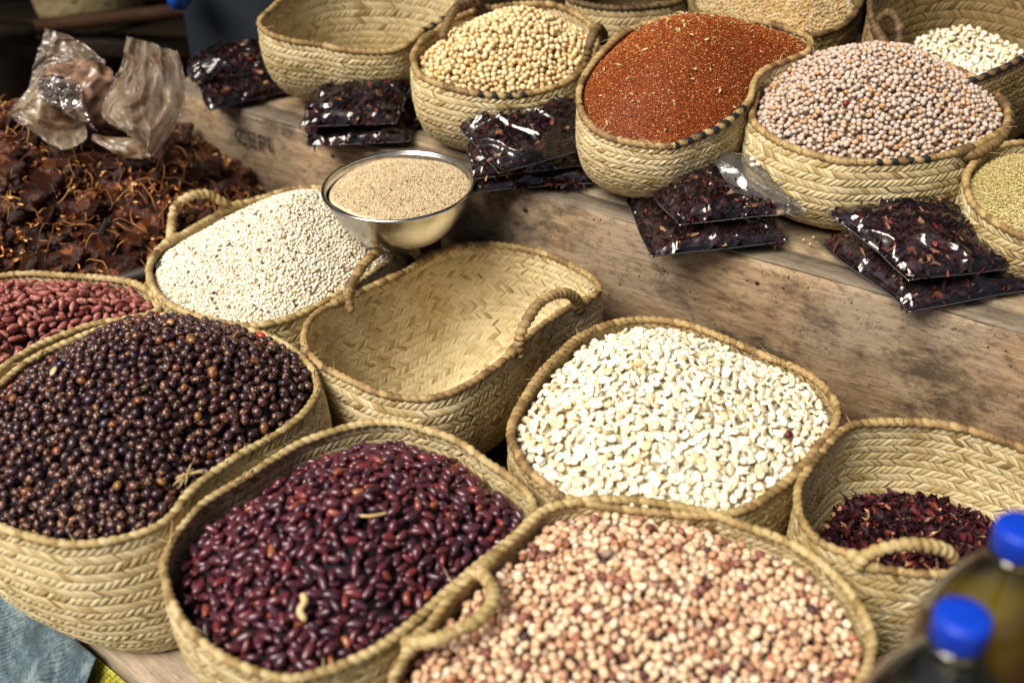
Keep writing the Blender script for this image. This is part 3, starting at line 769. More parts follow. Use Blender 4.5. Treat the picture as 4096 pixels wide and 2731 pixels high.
# stencilled letters on the beam
ik = NT('faded_stencil_ink'); M['ink'] = ik.p(Base_Color=(.022, .02, .018), Roughness=.85)
ik.p(Alpha=ik.ramp(ik.noise(ik.obj(), 130, 3, .6), [(.36, .45), (.55, 1.0)]))
fc = bpy.data.curves.new('stencil', 'FONT'); fc.body = 'CEPI'; fc.size = .045; fc.extrude = .0002; fc.space_character = 1.02
fo = bpy.data.objects.new('stencil', fc); scene.collection.objects.link(fo)
bpy.context.view_layer.update()
dg = bpy.context.evaluated_depsgraph_get()
fm = bpy.data.meshes.new_from_object(fo.evaluated_get(dg)); bpy.data.objects.remove(fo)
fm.materials.clear(); fm.materials.append(M['ink'])
lt = add('stencil_lettering', fm, None, ledge); lt['label'] = 'faded black stencilled letters CEPI on the beam'
lt.location = (.083, -.0045, .205); lt.rotation_euler = (math.radians(90), 0, 0); lt.scale = (1.05, 1, 1)

# ================================================================== BASKETS AND THEIR GOODS
h = lambda pts, **k: dict(pts=pts, **k)
D = {}
D['castor'] = make_basket('palm_basket', 'castor', 'large palm basket brimming with dark spotted beans at the front corner of the table', .0, .62, (.065, -.072), belly=.07, inner=3, rope='rope_pale', mat='straw', sign0=1)
D['kidney'] = make_basket('palm_basket', 'kidney', 'palm basket of dark red kidney beans between the spotted beans and the peanuts', .0, .66, (.03, .04), belly=.05, inner=5, rope='rope_pale')
D['groundnut'] = make_basket('palm_basket', 'groundnut', 'blurred foreground basket full of pinkish peanuts', .0, .70, (0, .02), belly=.04, inner=4, rope='rope_pale',
    handles=[h([(-0.036, 0.900, 0.193), (-0.027, 0.869, 0.211), (-0.019, 0.843, 0.221), (-0.02, 0.817, 0.228), (-0.033, 0.795, 0.23), (-0.051, 0.784, 0.228), (-0.071, 0.779, 0.221), (-0.092, 0.782, 0.211), (-0.110, 0.800, 0.193)], mat='rope_pale', len=.2)])
D['maize'] = make_basket('palm_basket', 'maize', 'palm basket heaped with white maize kernels against the wooden beam', .0, .66, (0, .0), belly=.04, inner=4, rope='rope', mat='straw_old')
D['empty_mid'] = make_basket('palm_basket', 'empty_mid', 'empty palm basket with two rope handles in the middle of the table', .012, .52, (.02, .01), bottom=True, belly=.07, inner=99, rope='rope', mat='straw',
    handles=[h([(-0.237, 1.43, 0.185), (-0.243, 1.454, 0.205), (-0.231, 1.485, 0.222), (-0.216, 1.519, 0.228), (-0.198, 1.548, 0.228), (-0.175, 1.565, 0.222), (-0.153, 1.578, 0.205), (-0.143, 1.578, 0.185)], mat='rope_mid', len=.24),
             h([(0.01, 1.318, 0.18), (0.01, 1.319, 0.216), (0.02, 1.329, 0.237), (0.035, 1.352, 0.248), (0.054, 1.377, 0.248), (0.075, 1.403, 0.237), (0.092, 1.422, 0.216), (0.101, 1.434, 0.18)], mat='rope_mid', len=.27)], wisps=26)
D['sorghum'] = make_basket('palm_basket', 'sorghum', 'palm basket of small white sorghum grain under the steel bowl', .0, .62, (0, 0), belly=.05, inner=3, rope='rope_pale',
    handles=[h([(-0.554, 1.635, 0.19), (-0.558, 1.684, 0.215), (-0.547, 1.69, 0.233), (-0.527, 1.703, 0.24), (-0.506, 1.722, 0.233), (-0.487, 1.731, 0.215), (-0.480, 1.752, 0.19)], mat='rope_pale', len=.2)])
D['sugar'] = make_basket('palm_basket', 'sugar', 'squashed basket of pink speckled beans behind the dark spotted beans', .0, .62, (0, 0), belly=.03, inner=3, rope='rope_pale')
D['hibiscus'] = make_basket('palm_basket', 'hibiscus', 'half empty palm basket with dried red petals beside the oil bottles', .0, .60, (0, .02), bottom=True, belly=.07, inner=99, rope='rope', sign0=-1,
    handles=[h([(0.372, 0.899, 0.195), (0.383, 0.9, 0.215), (0.402, 0.9, 0.226), (0.424, 0.901, 0.23), (0.449, 0.903, 0.226), (0.471, 0.906, 0.215), (0.486, 0.908, 0.195)], mat='rope_pale', len=.17)])
D['pigeon'] = make_basket('palm_basket', 'pigeon', 'palm basket piled with cream pigeon peas on the ledge, black stitches on its rim', .281, .74, (0, 0.01), belly=.07, inner=2, rope='rope', mat='straw', stripes=[(.745, .815)],
    handles=[h([(0.63, 1.505, 0.405), (0.645, 1.490, 0.41), (0.671, 1.504, 0.414), (0.703, 1.538, 0.414), (0.734, 1.588, 0.42), (0.745, 1.639, 0.42)], mat='rope_dark', len=.2),
             h([(0.378, 1.690, 0.425), (0.385, 1.73, 0.444), (0.405, 1.76, 0.452), (0.425, 1.785, 0.455), (0.445, 1.800, 0.445), (0.462, 1.800, 0.43)], mat='rope_dark', len=.16)])
D['red'] = make_basket('palm_basket', 'red', 'palm basket of fine rust red seeds on the ledge', .281, .62, (0, .075), belly=.05, inner=8, rope='rope', mat='straw', stripes=[(.69, .83)])
D['soya'] = make_basket('palm_basket', 'soya', 'palm basket of round yellow soya beans on the ledge', .281, .64, (0, .065), belly=.06, inner=5, rope='rope', stripes=[(.735, .825)],
    handles=[h([(-0.115, 1.829, 0.46), (-0.103, 1.849, 0.485), (-0.092, 1.874, 0.496), (-0.078, 1.891, 0.5), (-0.062, 1.904, 0.496), (-0.053, 1.916, 0.485), (-0.046, 1.916, 0.46)], mat='rope_dark', len=.15),
             h([(0.118, 1.752, 0.42), (0.117, 1.748, 0.455), (0.123, 1.755, 0.481), (0.133, 1.785, 0.49), (0.142, 1.815, 0.481), (0.150, 1.84, 0.460), (0.150, 1.87, 0.44)], mat='rope_dark', len=.19)])
D['empty_back'] = make_basket('palm_basket', 'empty_back', 'empty palm basket at the back of the ledge above the packets', .281, .60, (0, .09), bottom=True, belly=.05, inner=99, rope='rope', stripes=[(.38, .52)])
D['millet'] = make_basket('palm_basket', 'millet', 'palm basket of greenish millet grain cut off by the picture edge', .281, .72, (0, .03), belly=.05, inner=4, rope='rope')
D['grits'] = make_basket('palm_basket', 'grits', 'back row basket with yellow cracked grain behind the rust red seeds', .281, .70, (0, .03), inner=3, rope='rope_dark', mat='straw_dim')
D['white_back'] = make_basket('palm_basket', 'white_back', 'big dim basket leaning open behind the pigeon peas with white kernels inside', .281, .60, (0, .05), bottom=True, belly=.05, inner=99, rope='rope_dark', mat='straw_dim', stripes=[(.0, .35)],
    handles=[h([(0.554, 1.745, 0.47), (0.569, 1.777, 0.50), (0.586, 1.785, 0.515), (0.594, 1.770, 0.52), (0.600, 1.745, 0.505), (0.595, 1.72, 0.48)], mat='rope_dark', len=.13)])
D['plain_back'] = make_basket('palm_basket', 'plain_back', 'small closed looking basket standing behind the soya beans', .281, .8, (0, .02), inner=3, rope='rope_dark', mat='straw_old')

rf = np.random.default_rng(5); cpt = np.array([-.385, 1.045, .205])
for q in range(9):
    d = rf.normal(size=3) * np.array([1, 1, .35]); d /= np.linalg.norm(d); d[2] = abs(d[2]); L_ = rf.uniform(.018, .04)
    C_, _ = catmull([cpt + rf.normal(0, .006, 3) * np.array([1, 1, .3]) - d * L_ * .4, cpt + d * L_ * .2, cpt + d * L_ * .7 + np.array([0, 0, -.004])], 8, closed=False)
    V, F, _, _ = tube(C_, rf.uniform(.0009, .0022), 5, None, 0, False, q)
    part('frayed_strand', V, F, M['rope_pale'], D['castor'].root, {'tint': np.full(len(V), rf.uniform(.5, 1)), 'age': np.zeros(len(V))})

# ---- bean materials
M['castor'] = bean_material('spotted_bean', [(0, (.018, .010, .022)), (.35, (.032, .012, .026)), (.6, (.050, .014, .022)), (.8, (.022, .018, .030)), (.955, (.05, .015, .020)), (.97, (.16, .03, .015)), (1, (.22, .10, .03))], ((.62, .30, .11), 2.8, .57, .605, 1.0), .32, .5, .12, (.10, .07, .06), coat=.15)
M['kidney'] = bean_material('kidney_bean', [(0, (.035, .010, .022)), (.3, (.075, .012, .026)), (.6, (.11, .014, .024)), (.8, (.055, .016, .032)), (.95, (.19, .02, .02)), (.98, (.28, .06, .03)), (1, (.36, .12, .03))], None, .3, .5, .35, (.14, .08, .10), coat=.3)
M['maize'] = bean_material('maize_kernel', [(0, (.76, .60, .34)), (.18, (.84, .73, .50)), (.55, (.89, .82, .64)), (.95, (.91, .87, .76)), (1, (.74, .55, .27))], ((.92, .90, .84), 1.6, .5, .7, .6), .38, .45)
M['peanut'] = bean_material('peanut', [(0, (.52, .28, .16)), (.22, (.68, .43, .26)), (.45, (.78, .57, .38)), (.64, (.72, .52, .35)), (.71, (.32, .13, .09)), (.77, (.18, .06, .05)), (.81, (.80, .70, .52)), (.91, (.76, .58, .42)), (.96, (.40, .14, .07)), (1, (.04, .02, .03))], ((.75, .50, .35), 1.6, .55, .7, .4), .5, .35)
M['sugar'] = bean_material('speckled_bean', [(0, (.20, .050, .048)), (.4, (.29, .080, .072)), (.8, (.37, .125, .105)), (1, (.24, .09, .08))], ((.68, .42, .28), 2.1, .57, .64, .8), .42, .4)
M['pigeon'] = bean_material('pigeon_pea', [(0, (.48, .36, .26)), (.3, (.58, .46, .38)), (.7, (.55, .46, .41)), (.90, (.54, .33, .18)), (.95, (.50, .25, .08)), (1, (.52, .42, .33))], ((.50, .36, .25), 1.4, .6, .75, .35), .48, .4, eye=(.16, .06, .02))
M['soya'] = bean_material('soya_bean', [(0, (.74, .52, .25)), (.4, (.82, .62, .34)), (.8, (.86, .70, .44)), (1, (.70, .45, .18))], None, .4, .4)
M['sorghum'] = bean_material('sorghum_grain', [(0, (.78, .70, .52)), (.35, (.85, .80, .68)), (.85, (.84, .78, .62)), (.92, (.62, .42, .20)), (.955, (.10, .05, .03)), (.97, (.04, .035, .035)), (1, (.70, .6, .4))], None, .5, .3, bump=0)
M['sesame'] = bean_material('sesame_grain', [(0, (.50, .36, .20)), (.3, (.72, .57, .36)), (.85, (.82, .69, .48)), (.93, (.40, .24, .12)), (1, (.05, .03, .015))], None, .5, .35, bump=0)
M['millet'] = bean_material('millet_grain', [(0, (.28, .22, .06)), (.35, (.45, .37, .14)), (.8, (.58, .50, .27)), (1, (.35, .22, .06))], None, .5, .3, bump=0)
M['grits'] = bean_material('cracked_grain', [(0, (.55, .36, .12)), (.4, (.70, .55, .28)), (.8, (.74, .66, .46)), (1, (.5, .26, .07))], None, .5, .3, bump=0)
M['red'] = bean_material('rust_seed', [(0, (.10, .018, .005)), (.3, (.24, .045, .008)), (.65, (.40, .095, .016)), (.90, (.52, .17, .03)), (.97, (.72, .45, .20)), (1, (.80, .62, .35))], None, .6, .25, bump=0)
M['petal'] = bean_material('dried_petal', [(0, (.012, .003, .006)), (.45, (.024, .005, .009)), (.74, (.050, .007, .012)), (.87, (.12, .014, .017)), (.92, (.30, .08, .05)), (.955, (.60, .34, .18)), (.975, (.03, .005, .01)), (1, (.018, .005, .01))], None, .6, .25, bump=.3)

GB = 'loose seeds in the baskets'
hp_c = Heap(D['castor'], .092, .004, (.03, .03), 1.7, tilt=(.02, .07))
castor = fill_beans(hp_c, 'spotted_bean', 'glossy dark purple bean with tan flecks in the heap at the front corner', 'bean', 'dark spotted beans in the front corner basket', 'castor', (.0068, .0053, .0048), 'egg', 21, .3, rolls=True, under='deep_gap_shade', stuff_label='the rest of the dark spotted beans filling the front corner basket')
hp_k = Heap(D['kidney'], .075, .026, (.02, .0), 1.6)
kid = fill_beans(hp_k, 'kidney_bean', 'dark red kidney bean in the heap at the front of the table', 'bean', 'dark red kidney beans', 'kidney', (.0091, .0047, .0044), 'kidney', 22, .35, size_var=.14, rolls=True, under='deep_gap_shade', stuff_label='the rest of the dark red kidney beans in their basket')
hp_m = Heap(D['maize'], .062, .008, (-.01, .0), 1.6)
mai = fill_beans(hp_m, 'maize_kernel', 'white maize kernel in the heap against the wooden beam', 'maize', 'white maize kernels by the beam', 'maize', (.0064, .0053, .0028), 'kernel', 23, .7, under='pale_bottom', stuff_label='the rest of the white maize kernels heaped by the beam', depth=5.5)
hp_g = Heap(D['groundnut'], .050, .016, (0, .02), 1.7)
gnut = fill_beans(hp_g, 'peanut', 'shelled pinkish peanut in the blurred foreground basket', 'peanut', 'shelled peanuts in the foreground basket', 'peanut', (.0056, .0042, .0040), 'egg', 24, .35, rolls=True, size_var=.16, stuff_label='the rest of the shelled peanuts in the foreground basket')
hp_s = Heap(D['sugar'], .040, .008, (0, 0), 1.8)
sug = fill_beans(hp_s, 'speckled_bean', 'pink speckled bean in the squashed basket below the tamarind', 'bean', 'pink speckled beans', 'sugar', (.0092, .0050, .0047), 'kidney', 25, .3, rolls=True, under='deep_gap_shade', stuff_label='the rest of the pink speckled beans in the squashed basket')
hp_p = Heap(D['pigeon'], .098, .004, (.0, .0), 1.45)
pig = fill_beans(hp_p, 'pigeon_pea', 'cream coloured pigeon pea in the tall heap on the ledge', 'pea', 'cream pigeon peas in the tall heap', 'pigeon', (.0045, .0037, .0036), 'oval', 26, .35, under='tan_bottom', rolls=True, stuff_label='the rest of the cream pigeon peas in the tall heap')
hp_y = Heap(D['soya'], .075, .016, (.02, .03), 1.5)
soy = fill_beans(hp_y, 'soya_bean', 'round yellow soya bean in the heap at the back', 'bean', 'yellow soya beans', 'soya', (.0048, .0045, .0044), 'oval', 27, .35, under='tan_bottom', stuff_label='the rest of the round yellow soya beans on the ledge')
hp_o = Heap(D['sorghum'], .10, .012, (.03, .02), 1.35)
fill_grain(hp_o, 'sorghum_grain', 'small white sorghum grains with dark specks heaped in a basket', 'grain', 'sorghum', (.0029, .0026, .0025), 31, 1.62, 2, proto='ico')
hp_r = Heap(D['red'], .075, .004, (.01, .03), 1.9, tilt=(0, .03))
fill_grain(hp_r, 'rust_seed', 'fine rust red seeds heaped in a basket on the ledge', 'seed', 'red', (.0016, .0011, .0009), 32, 1.6, 2, drop=.3)
hp_i = Heap(D['millet'], .05, .012, (0, 0), 1.6)
fill_grain(hp_i, 'millet_grain', 'greenish yellow millet grains heaped beside the pigeon peas', 'grain', 'millet', (.0021, .0018, .0017), 33, 1.7, 2)
hp_t = Heap(D['grits'], .05, .015, (0, 0), 1.6)
fill_grain(hp_t, 'cracked_grain', 'yellow cracked grain in the back row basket', 'grain', 'grits', (.0036, .0026, .0022), 34, 1.6, 2)
hp_w = Heap(D['white_back'], .03, .15, (-.01, -.03), 1.8, shrink=.74)
wb = fill_beans(hp_w, 'hominy_kernel', 'white maize kernel in the big dim basket at the back', 'maize', 'white kernels in the back basket', 'maize', (.0054, .0044, .0025), 'kernel', 35, .7, under='tan_bottom', indiv=120, stuff_label='the rest of the white kernels in the big dim basket')

# ---- odd ones among the beans
def odd(name, label, cat, mat, P3, scl, kind, seed, hp, col=None):
    r = np.random.default_rng(seed); V = shape_fn(kind)(ICO[2][0].copy())
    sx, sy = hp.slope(np.array([P3[0]]), np.array([P3[1]])); R = rotmats(np.array([r.uniform(0, 6)]), sx, sy, .2, r)[0]
    z = float(hp.h(np.array([P3[0]]), np.array([P3[1]]))[0]) + scl[2] * .9
    o = add(name, mesh_np(name, (V * np.array(scl)) @ R.T, ICO[2][1], {'loc': V}), mat, loc=(P3[0], P3[1], z))
    return props(o, label, cat)
def solid(n, c, rough=.4): return plain(n, c, rough, .15, 300)
odd('red_bean', 'single bright red bean on the dark spotted beans', 'bean', solid('red_bean_skin', (.48, .035, .02), .3), (-.345, 1.315), (.0070, .0052, .0050), 'egg', 1, hp_c)
odd('beige_bean', 'flat beige bean lying on top of the dark spotted beans', 'bean', solid('beige_bean_skin', (.62, .47, .27)), (-.48, 1.335), (.0085, .0056, .0032), 'oval', 2, hp_c)
odd('white_bean', 'whitish bean near the far edge of the dark spotted beans', 'bean', solid('white_bean_skin', (.62, .64, .55)), (-.368, 1.385), (.0068, .0050, .0040), 'oval', 3, hp_c)
odd('tan_bean', 'tan bean among the dark spotted beans near the basket centre', 'bean', solid('tan_bean_skin', (.50, .27, .10)), (-.452, 1.275), (.0060, .0046, .0044), 'oval', 4, hp_c)
odd('pale_bean', 'pale flat bean toward the front of the dark spotted beans', 'bean', solid('pale_bean_skin', (.58, .46, .26)), (-.575, 1.175), (.0085, .0058, .003), 'oval', 5, hp_c)
odd('maroon_kernel', 'dark maroon kernel among the white maize', 'maize', solid('maroon_skin', (.10, .012, .02), .25), (.345, 1.12), (.0058, .0048, .0034), 'kernel', 6, hp_m)
odd('maroon_pea', 'dark red pea on the heap of cream pigeon peas', 'pea', solid('maroon_pea_skin', (.15, .015, .015), .3), (.475, 1.545), (.0052, .0042, .004), 'oval', 7, hp_p)
def stick(name, label, pts, rad, mat, cat='twig'):
    C, L = catmull(pts, 16, closed=False); V, F, _, _ = tube(C, rad, 6, None, 0, False, 3)
    c = C[0]; o = add(name, mesh_np(name, V - c, F), mat, loc=c); return props(o, label, cat)
straw_m = solid('dry_stalk', (.62, .46, .22), .6)
def on(hp, x, y, dz): return (x, y, float(hp.h(np.array([x]), np.array([y]))[0]) + dz)
stick('dry_stalk', 'pale dry stalk lying on the dark red kidney beans', [on(hp_k, -.165, .925, .008), on(hp_k, -.152, .926, .010), on(hp_k, -.136, .935, .010)], .0016, straw_m)
stick('pod_shell', 'curled beige pod shell on the kidney beans near the front rim', [on(hp_k, -.218, .842, .007), on(hp_k, -.213, .832, .010), on(hp_k, -.217, .822, .010), on(hp_k, -.210, .813, .007)], .0042, straw_m, 'husk')
for q, (x, y) in enumerate([(.06, 1.30), (.15, 1.16), (.26, 1.235)]):
    odd('black_weevil', ['tiny black insect on the white maize near the empty basket', 'tiny black insect in the middle of the white maize', 'tiny black insect on the white maize facing the beam'][q], 'insect', solid('insect_shell', (.012, .011, .012), .35), (x, y), (.0042, .0017, .0015), 'egg', 30 + q, hp_m)

# chaff on the rust red seeds
r = np.random.default_rng(8); x0, x1, y0, y1 = hp_r.bbox(); X = r.uniform(x0, x1, 160); Y = r.uniform(y0, y1, 160); k = hp_r.rn(X, Y)[0] < .97; X, Y = X[k], Y[k]
V, F, tt, ll = flakes_mesh(np.stack([X, Y, hp_r.h(X, Y) + .0022], 1), .0034, r, .25)
V2 = V.copy(); props(add('chaff', mesh_np('chaff', V2, F, {'tint': tt, 'loc': ll}), straw_m), 'pale bits of chaff scattered on the rust red seeds', 'chaff', None, 'stuff')
# ================================================================== BOWL OF SESAME
def lathe(prof, n=64):
    prof = np.asarray(prof, dtype=float); k = len(prof); t = np.linspace(0, 2 * PI, n, endpoint=False)
    V = np.stack([prof[:, 0][None] * np.cos(t)[:, None], prof[:, 0][None] * np.sin(t)[:, None], np.tile(prof[:, 1], (n, 1))], -1)
    return V.reshape(-1, 3), grid_faces(n, k, wrap_n=True)
def smoothprof(pts, n=40):
    P = np.array([(a, 0, b) for a, b in pts]); Q, _ = catmull(P, n, closed=False); return Q[:, [0, 2]]

steel = NT('brushed_steel'); co = steel.obj()
sc_ = steel.noise(steel.mapping(co, (6, 6, 220)), 8, 2)
M['steel'] = steel.p(Base_Color=(.60, .60, .60), Metallic=1.0, Roughness=steel.ramp(sc_, [(.3, .16), (.7, .30)]))
BX, BY, BZ = -.172, 1.602, .222
bowl = thing('steel_bowl', (BX, BY, BZ), 'stainless steel bowl with rolled rim set on the sorghum', 'bowl')
bowl.rotation_euler = (math.radians(1.0), math.radians(-2.0), 0)
prof = smoothprof([(.0, .0), (.035, .0005), (.062, .006), (.088, .029), (.106, .060), (.114, .088)], 36)
inner = prof[::-1] - np.array([.0012, -.0012]); inner[-1, 0] = 0; inner[:, 0] = np.maximum(inner[:, 0], 0)
V, F = lathe(np.concatenate([prof, inner]))
add('bowl_wall', mesh_np('bowl_wall', V, F), M['steel'], bowl)
a = np.linspace(0, 2 * PI, 14)
V, F = lathe([(.1152 + .0030 * math.cos(x), .0885 + .0028 * math.sin(x)) for x in a], 96)
add('rolled_rim', mesh_np('rolled_rim', V, F), M['steel'], bowl)
blk = thing('wooden_block', (BX + .008, BY + .048, 0), 'rough wooden block propping up the steel bowl', 'block'); blk.rotation_euler = (0, 0, B_ANG)
board('block_body', 'wood_brown', -.036, .036, -.032, .032, .001, .2195, blk, nseg=6, seed=71)
class Disc:   # rim stand-in so that the heap code can fill the bowl
    pass
ds = Disc(); tt_ = np.linspace(0, 2 * PI, 120, endpoint=False)
ds.R = np.stack([BX + .1145 * np.cos(tt_), BY + .1145 * np.sin(tt_), np.full(120, BZ + .088) + .0042 * np.cos(tt_)], 1); ds.c = ds.R.mean(0)
hp_b = Heap(ds, .026, .006, (0, 0), 1.7, shrink=.965)
fill_grain(hp_b, 'sesame_grain', 'pale brown sesame seed heaped in the steel bowl', 'seed', 'sesame', (.0018, .0012, .0009), 36, 1.5, 2)

# ================================================================== PACKETS OF DRIED PETALS
M['film'] = film_material('clear_film', .010, (.55, .52, .5), .14, 1.2, None, .02)
M['film_edge'] = film_material('film_seam', .16, (.6, .58, .56), .08, 1.4)
M['petal_core'] = plain('petal_mass', (.022, .005, .008), .7, .5, 150, bump=1.0, bscale=160)
def packet(corners, thick, label, seed, fill=(.015, .985, .02, .97), flap=None):
    r = np.random.default_rng(seed); C = np.array(corners, dtype=float); c0 = C.mean(0); C = c0 + (C - c0) * np.array([1.10, 1.10, 1.0])
    root = thing('petal_packet', tuple(c0), label, 'packet', 'packets of dried petals on the ledge')
    n = 60; a = np.linspace(0, 1, n); A, Bb = np.meshgrid(a, a, indexing='ij')
    def surf(A, Bb):
        P = (C[0] * ((1 - A) * (1 - Bb))[..., None] + C[1] * (A * (1 - Bb))[..., None] + C[2] * (A * Bb)[..., None] + C[3] * ((1 - A) * Bb)[..., None])
        ed = (.012 * sn(np.stack([A, Bb], -1), 7, seed + 9, 2))
        P[..., 0] += ed * .35; P[..., 1] += np.roll(ed, 5, 0) * .35
        return P
    f0, f1, g0, g1 = fill
    def pil(A, Bb):
        x = np.clip((A - f0) / (f1 - f0), 0, 1); y = np.clip((Bb - g0) / (g1 - g0), 0, 1)
        return (np.sin(PI * x) ** .36) * (np.sin(PI * y) ** .36)
    lump = lambda A, Bb: 1 + .16 * sn(np.stack([A, Bb], -1), 11, seed, 2)
    nrm = np.cross(C[1] - C[0], C[3] - C[0]); nrm /= np.linalg.norm(nrm); nrm = nrm * np.sign(nrm[2])
    P = surf(A, Bb); h = pil(A, Bb) * lump(A, Bb)
    q = np.stack([A, Bb], -1)
    ang = sn(q, 9, seed + 2, 2)
    crease = (1 - np.abs(sn(q, 11, seed + 3, 1))) ** 8 * (1.2 - pil(A, Bb) * .75) * .010 + (1 - np.abs(sn(q, 17, seed + 4, 1))) ** 9 * .0030
    top = P + nrm * (h * thick * .78 + crease + .0008)[..., None]
    bot = P - nrm * (pil(A, Bb) * thick * .22 + .0004)[..., None]
    V = np.concatenate([top.reshape(-1, 3), bot.reshape(-1, 3)]); F = np.concatenate([grid_faces(n, n), grid_faces(n, n)[:, ::-1] + n * n])
    part('film_bag', V, F, M['film'], root)
    # welded seam running round the bag
    ring = np.concatenate([P[0, :-1], P[:-1, -1], P[-1, :0:-1], P[:0:-1, 0]]) + nrm * .0012
    Vt, Ft, _, _ = tube(ring, .0008, 5, None, 0, True, seed)
    part('seam', Vt, Ft, M['film_edge'], root)
    # petals
    m = 1000
    u = r.uniform(f0 + .02, f1 - .02, m); v = r.uniform(g0 + .02, g1 - .02, m)
    hh = pil(u, v) * lump(u, v); t = 1 - r.random(m) ** 1.6 * .6
    Pp = surf(u, v) + nrm * ((hh * thick * .78 - .0035) * t - thick * .05)[:, None]
    V, F, tt, ll = flakes_mesh(Pp, .0090, r, .9)
    part('petals', V, F, M['petal'], root, {'tint': tt, 'loc': ll}, kind='stuff')
    core = surf(A * (f1 - f0 - .04) + f0 + .02, Bb * (g1 - g0 - .04) + g0 + .02); hc = pil(A * (f1 - f0 - .04) + f0 + .02, Bb * (g1 - g0 - .04) + g0 + .02)
    ct = core + nrm * (hc * thick * .50 - .001)[..., None]; cb = core - nrm * (hc * thick * .15)[..., None]
    part('packed_petals', np.concatenate([ct.reshape(-1, 3), cb.reshape(-1, 3)]), F_ := np.concatenate([grid_faces(n, n), grid_faces(n, n)[:, ::-1] + n * n]), M['petal_core'], root)
    if flap is not None:
        fl = np.array(flap, dtype=float); k = 24; a2 = np.linspace(0, 1, k); A2, B2 = np.meshgrid(a2, a2, indexing='ij')
        Q = (fl[0] * ((1 - A2) * (1 - B2))[..., None] + fl[1] * (A2 * (1 - B2))[..., None] + fl[2] * (A2 * B2)[..., None] + fl[3] * ((1 - A2) * B2)[..., None])
        Q = Q + nrm * (.006 * sn(np.stack([A2, B2], -1), 6, seed + 8, 2) + .012 * np.sin(PI * A2) * np.sin(PI * B2))[..., None]
        fo_ = part('loose_flap', Q.reshape(-1, 3), grid_faces(k, k), M['film_edge'], root)
        Vt, Ft, _, _ = tube(np.concatenate([Q[0, :-1], Q[:-1, -1], Q[-1, :0:-1], Q[:0:-1, 0]]), .0006, 5, None, 0, True, seed)
        root_loc[fo_.name] = root_loc[root.name]; part('flap_edge', Vt, Ft, M['film_edge'], fo_)
    return root

packet([(0.454, 1.459, 0.290), (0.531, 1.288, 0.283), (0.715, 1.341, 0.290), (0.656, 1.477, 0.290)], 0.039, 'packet of dried petals underneath in the pair before the millet basket', 51)
packet([(0.452, 1.430, 0.352), (0.527, 1.307, 0.320), (0.709, 1.344, 0.320), (0.618, 1.458, 0.352)], 0.036, 'packet of dried petals on top in the pair before the millet basket', 52)
packet([(0.181, 1.615, 0.290), (0.207, 1.437, 0.282), (0.389, 1.464, 0.290), (0.376, 1.58, 0.290)], 0.039, 'packet of dried petals underneath in the pair beside the pigeon peas', 53)
packet([(0.196, 1.617, 0.330), (0.242, 1.457, 0.320), (0.414, 1.478, 0.332), (0.290, 1.575, 0.372)], 0.034, 'packet of dried petals with loose clear flap and three peas on it', 54, fill=(.04, .96, .04, .80),
       flap=[(0.285, 1.585, 0.385), (.318, 1.495, .352), (0.414, 1.478, 0.338), (.375, 1.555, .375)])
packet([(-0.059, 1.759, 0.290), (-0.057, 1.639, 0.282), (0.123, 1.655, 0.289), (0.118, 1.769, 0.290)], 0.034, 'lowest of the three stacked petal packets next to the steel bowl', 55)
packet([(-0.069, 1.741, 0.314), (-0.053, 1.629, 0.308), (0.121, 1.671, 0.313), (0.104, 1.764, 0.324)], 0.031, 'middle of the three stacked petal packets next to the steel bowl', 56)
packet([(-0.081, 1.725, 0.362), (-0.017, 1.600, 0.333), (0.150, 1.688, 0.343), (0.064, 1.760, 0.412)], 0.039, 'topmost of the three stacked petal packets next to the steel bowl', 57)
packet([(-0.365, 1.962, 0.290), (-0.341, 1.805, 0.283), (-0.182, 1.814, 0.289), (-0.177, 1.95, 0.290)], 0.036, 'lower petal packet in the pair in front of the back empty basket', 58)
packet([(-0.33, 1.913, 0.335), (-0.349, 1.807, 0.318), (-0.202, 1.815, 0.320), (-0.176, 1.925, 0.362)], 0.036, 'upper petal packet in the pair in front of the back empty basket', 59)
packet([(-0.196, 1.972, 0.287), (-0.186, 1.882, 0.287), (-0.137, 1.893, 0.287), (-0.137, 1.956, 0.298)], .020, 'dark petal packet tucked in the gap beside the soya bean basket', 60)
packet([(-0.588, 2.071, 0.290), (-0.54, 1.968, 0.283), (-0.399, 2.051, 0.289), (-0.436, 2.176, 0.290)], 0.039, 'lower petal packet at the far end of the ledge by the tamarind', 61)
packet([(-0.599, 2.094, 0.326), (-0.581, 2.018, 0.315), (-0.414, 2.075, 0.320), (-0.465, 2.144, 0.345)], 0.036, 'upper petal packet at the far end of the ledge by the tamarind', 62)
pea_m = solid('stray_pea_skin', (.72, .63, .54), .4)
for q, (x, y) in enumerate([(.352, 1.545), (.349, 1.525), (.357, 1.528)]):
    V = ICO[2][0] * np.array([.0045, .0037, .0036])
    props(add('stray_pea', mesh_np('stray_pea', V, ICO[2][1]), pea_m, loc=(x, y, .3795)), ['single stray pea set apart on the clear packet flap', 'stray pea touching its neighbour on the packet flap, lower one', 'stray pea touching its neighbour on the packet flap, higher one'][q], 'pea')
gm = solid('stray_grain_skin', (.62, .5, .24), .4)
for q, (x, y) in enumerate([(.427, 1.479), (.443, 1.487), (.434, 1.467)]):
    V = ICO[1][0] * .0019
    props(add('stray_grain', mesh_np('stray_grain', V, ICO[1][1]), gm, loc=(x, y, .2815)), 'single yellow grain fallen on the ledge boards by the pigeon peas', 'grain', 'fallen grains on the ledge')

